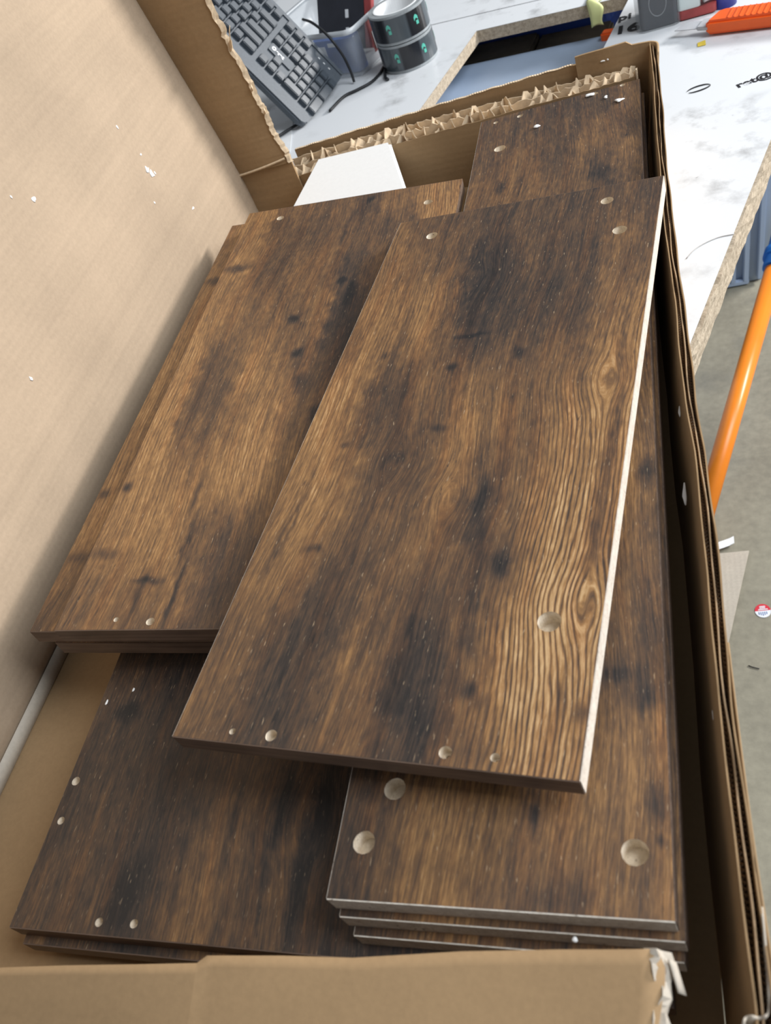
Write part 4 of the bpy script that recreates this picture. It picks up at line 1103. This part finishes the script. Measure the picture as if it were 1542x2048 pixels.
prism('blade_guide', [(-0.010, 0.033, 0.008), (-0.013, 0.006, 0.008), (0.006, 0.003, 0.008), (0.010, 0.034, 0.008)][::-1], (0, 0, 0.0055), 'blade', kn, 0.001)
M['yellow'] = plain('yellow_paint', (232, 206, 84), 0.6, 0.3)
yb = sheet('yellow_scrap', [[(0.020 + 0.011 * u, 1.372 + 0.012 * v, TZ + 0.001 + 0.0015 * u * v) for u in (0, 0.5, 1)] for v in (0, 0.5, 1)], 0.0006, 'yellow', None, (0, 0, 1))
tag(yb, 'tiny yellow scrap on the bench below the knife blade', 'scrap')

# ================================================================== things on the shop floor
sc = sheet('cardboard_scrap', [[(-0.07 + (0.118 - 0.055 * (1 - v)) * u, 0.80 + (0.23 + 0.012 * u) * v - 0.012 * u * v, -0.7985 + 0.006 * u * u) for u in np.linspace(0, 1, 6)] for v in np.linspace(0, 1, 8)], 0.003, 'card_white', None, (0, 0, 1))
tag(sc, 'tapering piece of pale cardboard lying on the floor right of the box', 'scrap')
sc2 = sheet('paper_scrap', [[(-0.03 + 0.055 * u, 1.015 + 0.035 * u + 0.016 * v, -0.789 + 0.004 * math.sin(u * 5)) for u in np.linspace(0, 1, 7)] for v in np.linspace(0, 1, 3)], 0.001, 'paper', None, (0, 0, 1))
tag(sc2, 'small curled grey paper scrap on top of the cardboard piece on the floor', 'scrap')
st = thing('round_sticker', 'round red and white sticker stuck on the concrete floor', 'sticker', (0.0605, 0.906, -0.8), (0, 0, 0.1))
M['sticker_red'] = plain('sticker_red_print', (205, 52, 66), 0.5, 0.4, 0.03)
M['sticker_white'] = plain('sticker_white', (226, 230, 240), 0.5, 0.4, 0.03)
M['sticker_blue'] = plain('sticker_grey_blue', (110, 130, 168), 0.5, 0.4, 0.03)
R_ = 0.0125
for nm, a0, a1, mt in (('red_half', 0.0, math.pi, 'sticker_red'), ('white_half', -math.pi, 0.0, 'sticker_white')):
    pts = [(R_ * math.cos(a), R_ * 1.1 * math.sin(a) + 0.0005, 0.0003) for a in np.linspace(a0, a1, 20)]
    prism(nm, pts, (0, 0, 0.0006), mt, st)
for k in range(5):
    box('barcode_bar', (-0.0075 + 0.003 * k, -0.0095 + 0.0012 * abs(k - 2), 0.0009), (-0.0060 + 0.003 * k, -0.0020, 0.0012), 'sticker_blue', st)
for k, (a, b) in enumerate(((-0.004, 0.005), (-0.0045, 0.0045), (-0.007, 0.008))):
    box('print_line', (a, 0.0080 - 0.0030 * k, 0.0009), (b, 0.0098 - 0.0030 * k, 0.0012), 'sticker_white', st)
tw_ = tube('twig', [(0.030, 0.800, -0.7985), (0.036, 0.797, -0.7985), (0.046, 0.794, -0.7985)], 0.0008, 'ink')
tag(tw_, 'thin dark splinter lying on the concrete floor', 'splinter')

hp = thing('steel_pole', 'orange steel pole with a blue socket leaning up from the floor right of the bench', 'pole', (-0.052, 0.998, -0.783))
pa, pb = Vector((0, 0, 0)), Vector((0.192, 0.610, 0.163))
M['orange_steel'] = plain('orange_lacquer', (232, 132, 36), 0.32, 0.5, 0.04, 12)
M['blue_plastic'] = plain('bright_blue_plastic', (32, 112, 196), 0.4, 0.45, 0.04)
tube('shaft', [pa - (pb - pa) * 0.0, pb], 0.0175, 'orange_steel', hp, 28)
tube('socket', [pb - (pb - pa) * 0.01 + Vector((0.004, 0.01, 0)), pb + (pb - pa) * 0.16], 0.024, 'blue_plastic', hp, 24)
tube('socket_ring', [pb + (pb - pa) * 0.04, pb + (pb - pa) * 0.07], 0.0275, 'blue_plastic', hp, 24)
tube('foot', [pa + (pb - pa) * 0.0, pa + (pb - pa) * 0.03], 0.0182, 'leg', hp, 24)

tt = thing('ribbed_tote', 'pale grey ribbed storage tote on the floor right of the bench', 'tote', (0.0, 1.822, -0.8), (0, 0, 0.06))
M['tote_pale'] = plain('pale_blue_grey_plastic', (170, 186, 210), 0.42, 0.45, 0.03, 6)
def tote_ring(x0, x1, y0, y1, z, r=0.03, n=6):
    pts = []
    for cx, cy, a0 in ((x1 - r, y1 - r, 0), (x0 + r, y1 - r, 90), (x0 + r, y0 + r, 180), (x1 - r, y0 + r, 270)):
        for k in range(n):
            a = math.radians(a0 + 90 * k / (n - 1))
            pts.append((cx + r * math.cos(a), cy + r * math.sin(a), z))
    return pts + pts[:1]
sheet('tote_wall', [tote_ring(-0.02, 0.150, 0.0, 0.30, 0.004), tote_ring(-0.03, 0.190, -0.01, 0.32, 0.30), tote_ring(-0.04, 0.235, -0.02, 0.34, 0.60)], 0.004, 'tote_pale', tt, None, True)
box('tote_bottom', (-0.008, 0.015, 0.0), (0.110, 0.285, 0.006), 'tote_pale', tt, 0.002)
sheet('tote_rim', [tote_ring(-0.04, 0.235, -0.02, 0.34, 0.60), tote_ring(-0.055, 0.255, -0.04, 0.36, 0.602), tote_ring(-0.055, 0.255, -0.04, 0.36, 0.57)], 0.004, 'tote_pale', tt, None, True)
for k, (u0, u1) in enumerate(((0.004, 0.012), (0.064, 0.076), (0.092, 0.104), (0.122, 0.134))):
    prism('rib', [(u0, -0.001, 0.012), (u1, -0.001, 0.012), (u1 + 0.024, -0.023, 0.56), (u0 + 0.024, -0.023, 0.56)], (0, -0.014, 0), 'tote_pale', tt, 0.002)
prism('bottom_lip', [(-0.01, -0.002, 0.004), (0.105, -0.002, 0.004), (0.105, -0.002, 0.016), (-0.01, -0.002, 0.016)], (0, -0.012, 0), 'tote_pale', tt, 0.002)

# ------------------------------------------------------------------ lift the whole layout so that the shop floor is at zero
bpy.context.view_layer.update()
for o in list(C.objects):
    if o.parent is None and o.type in {'MESH', 'EMPTY'}:
        o.location.z += Z0
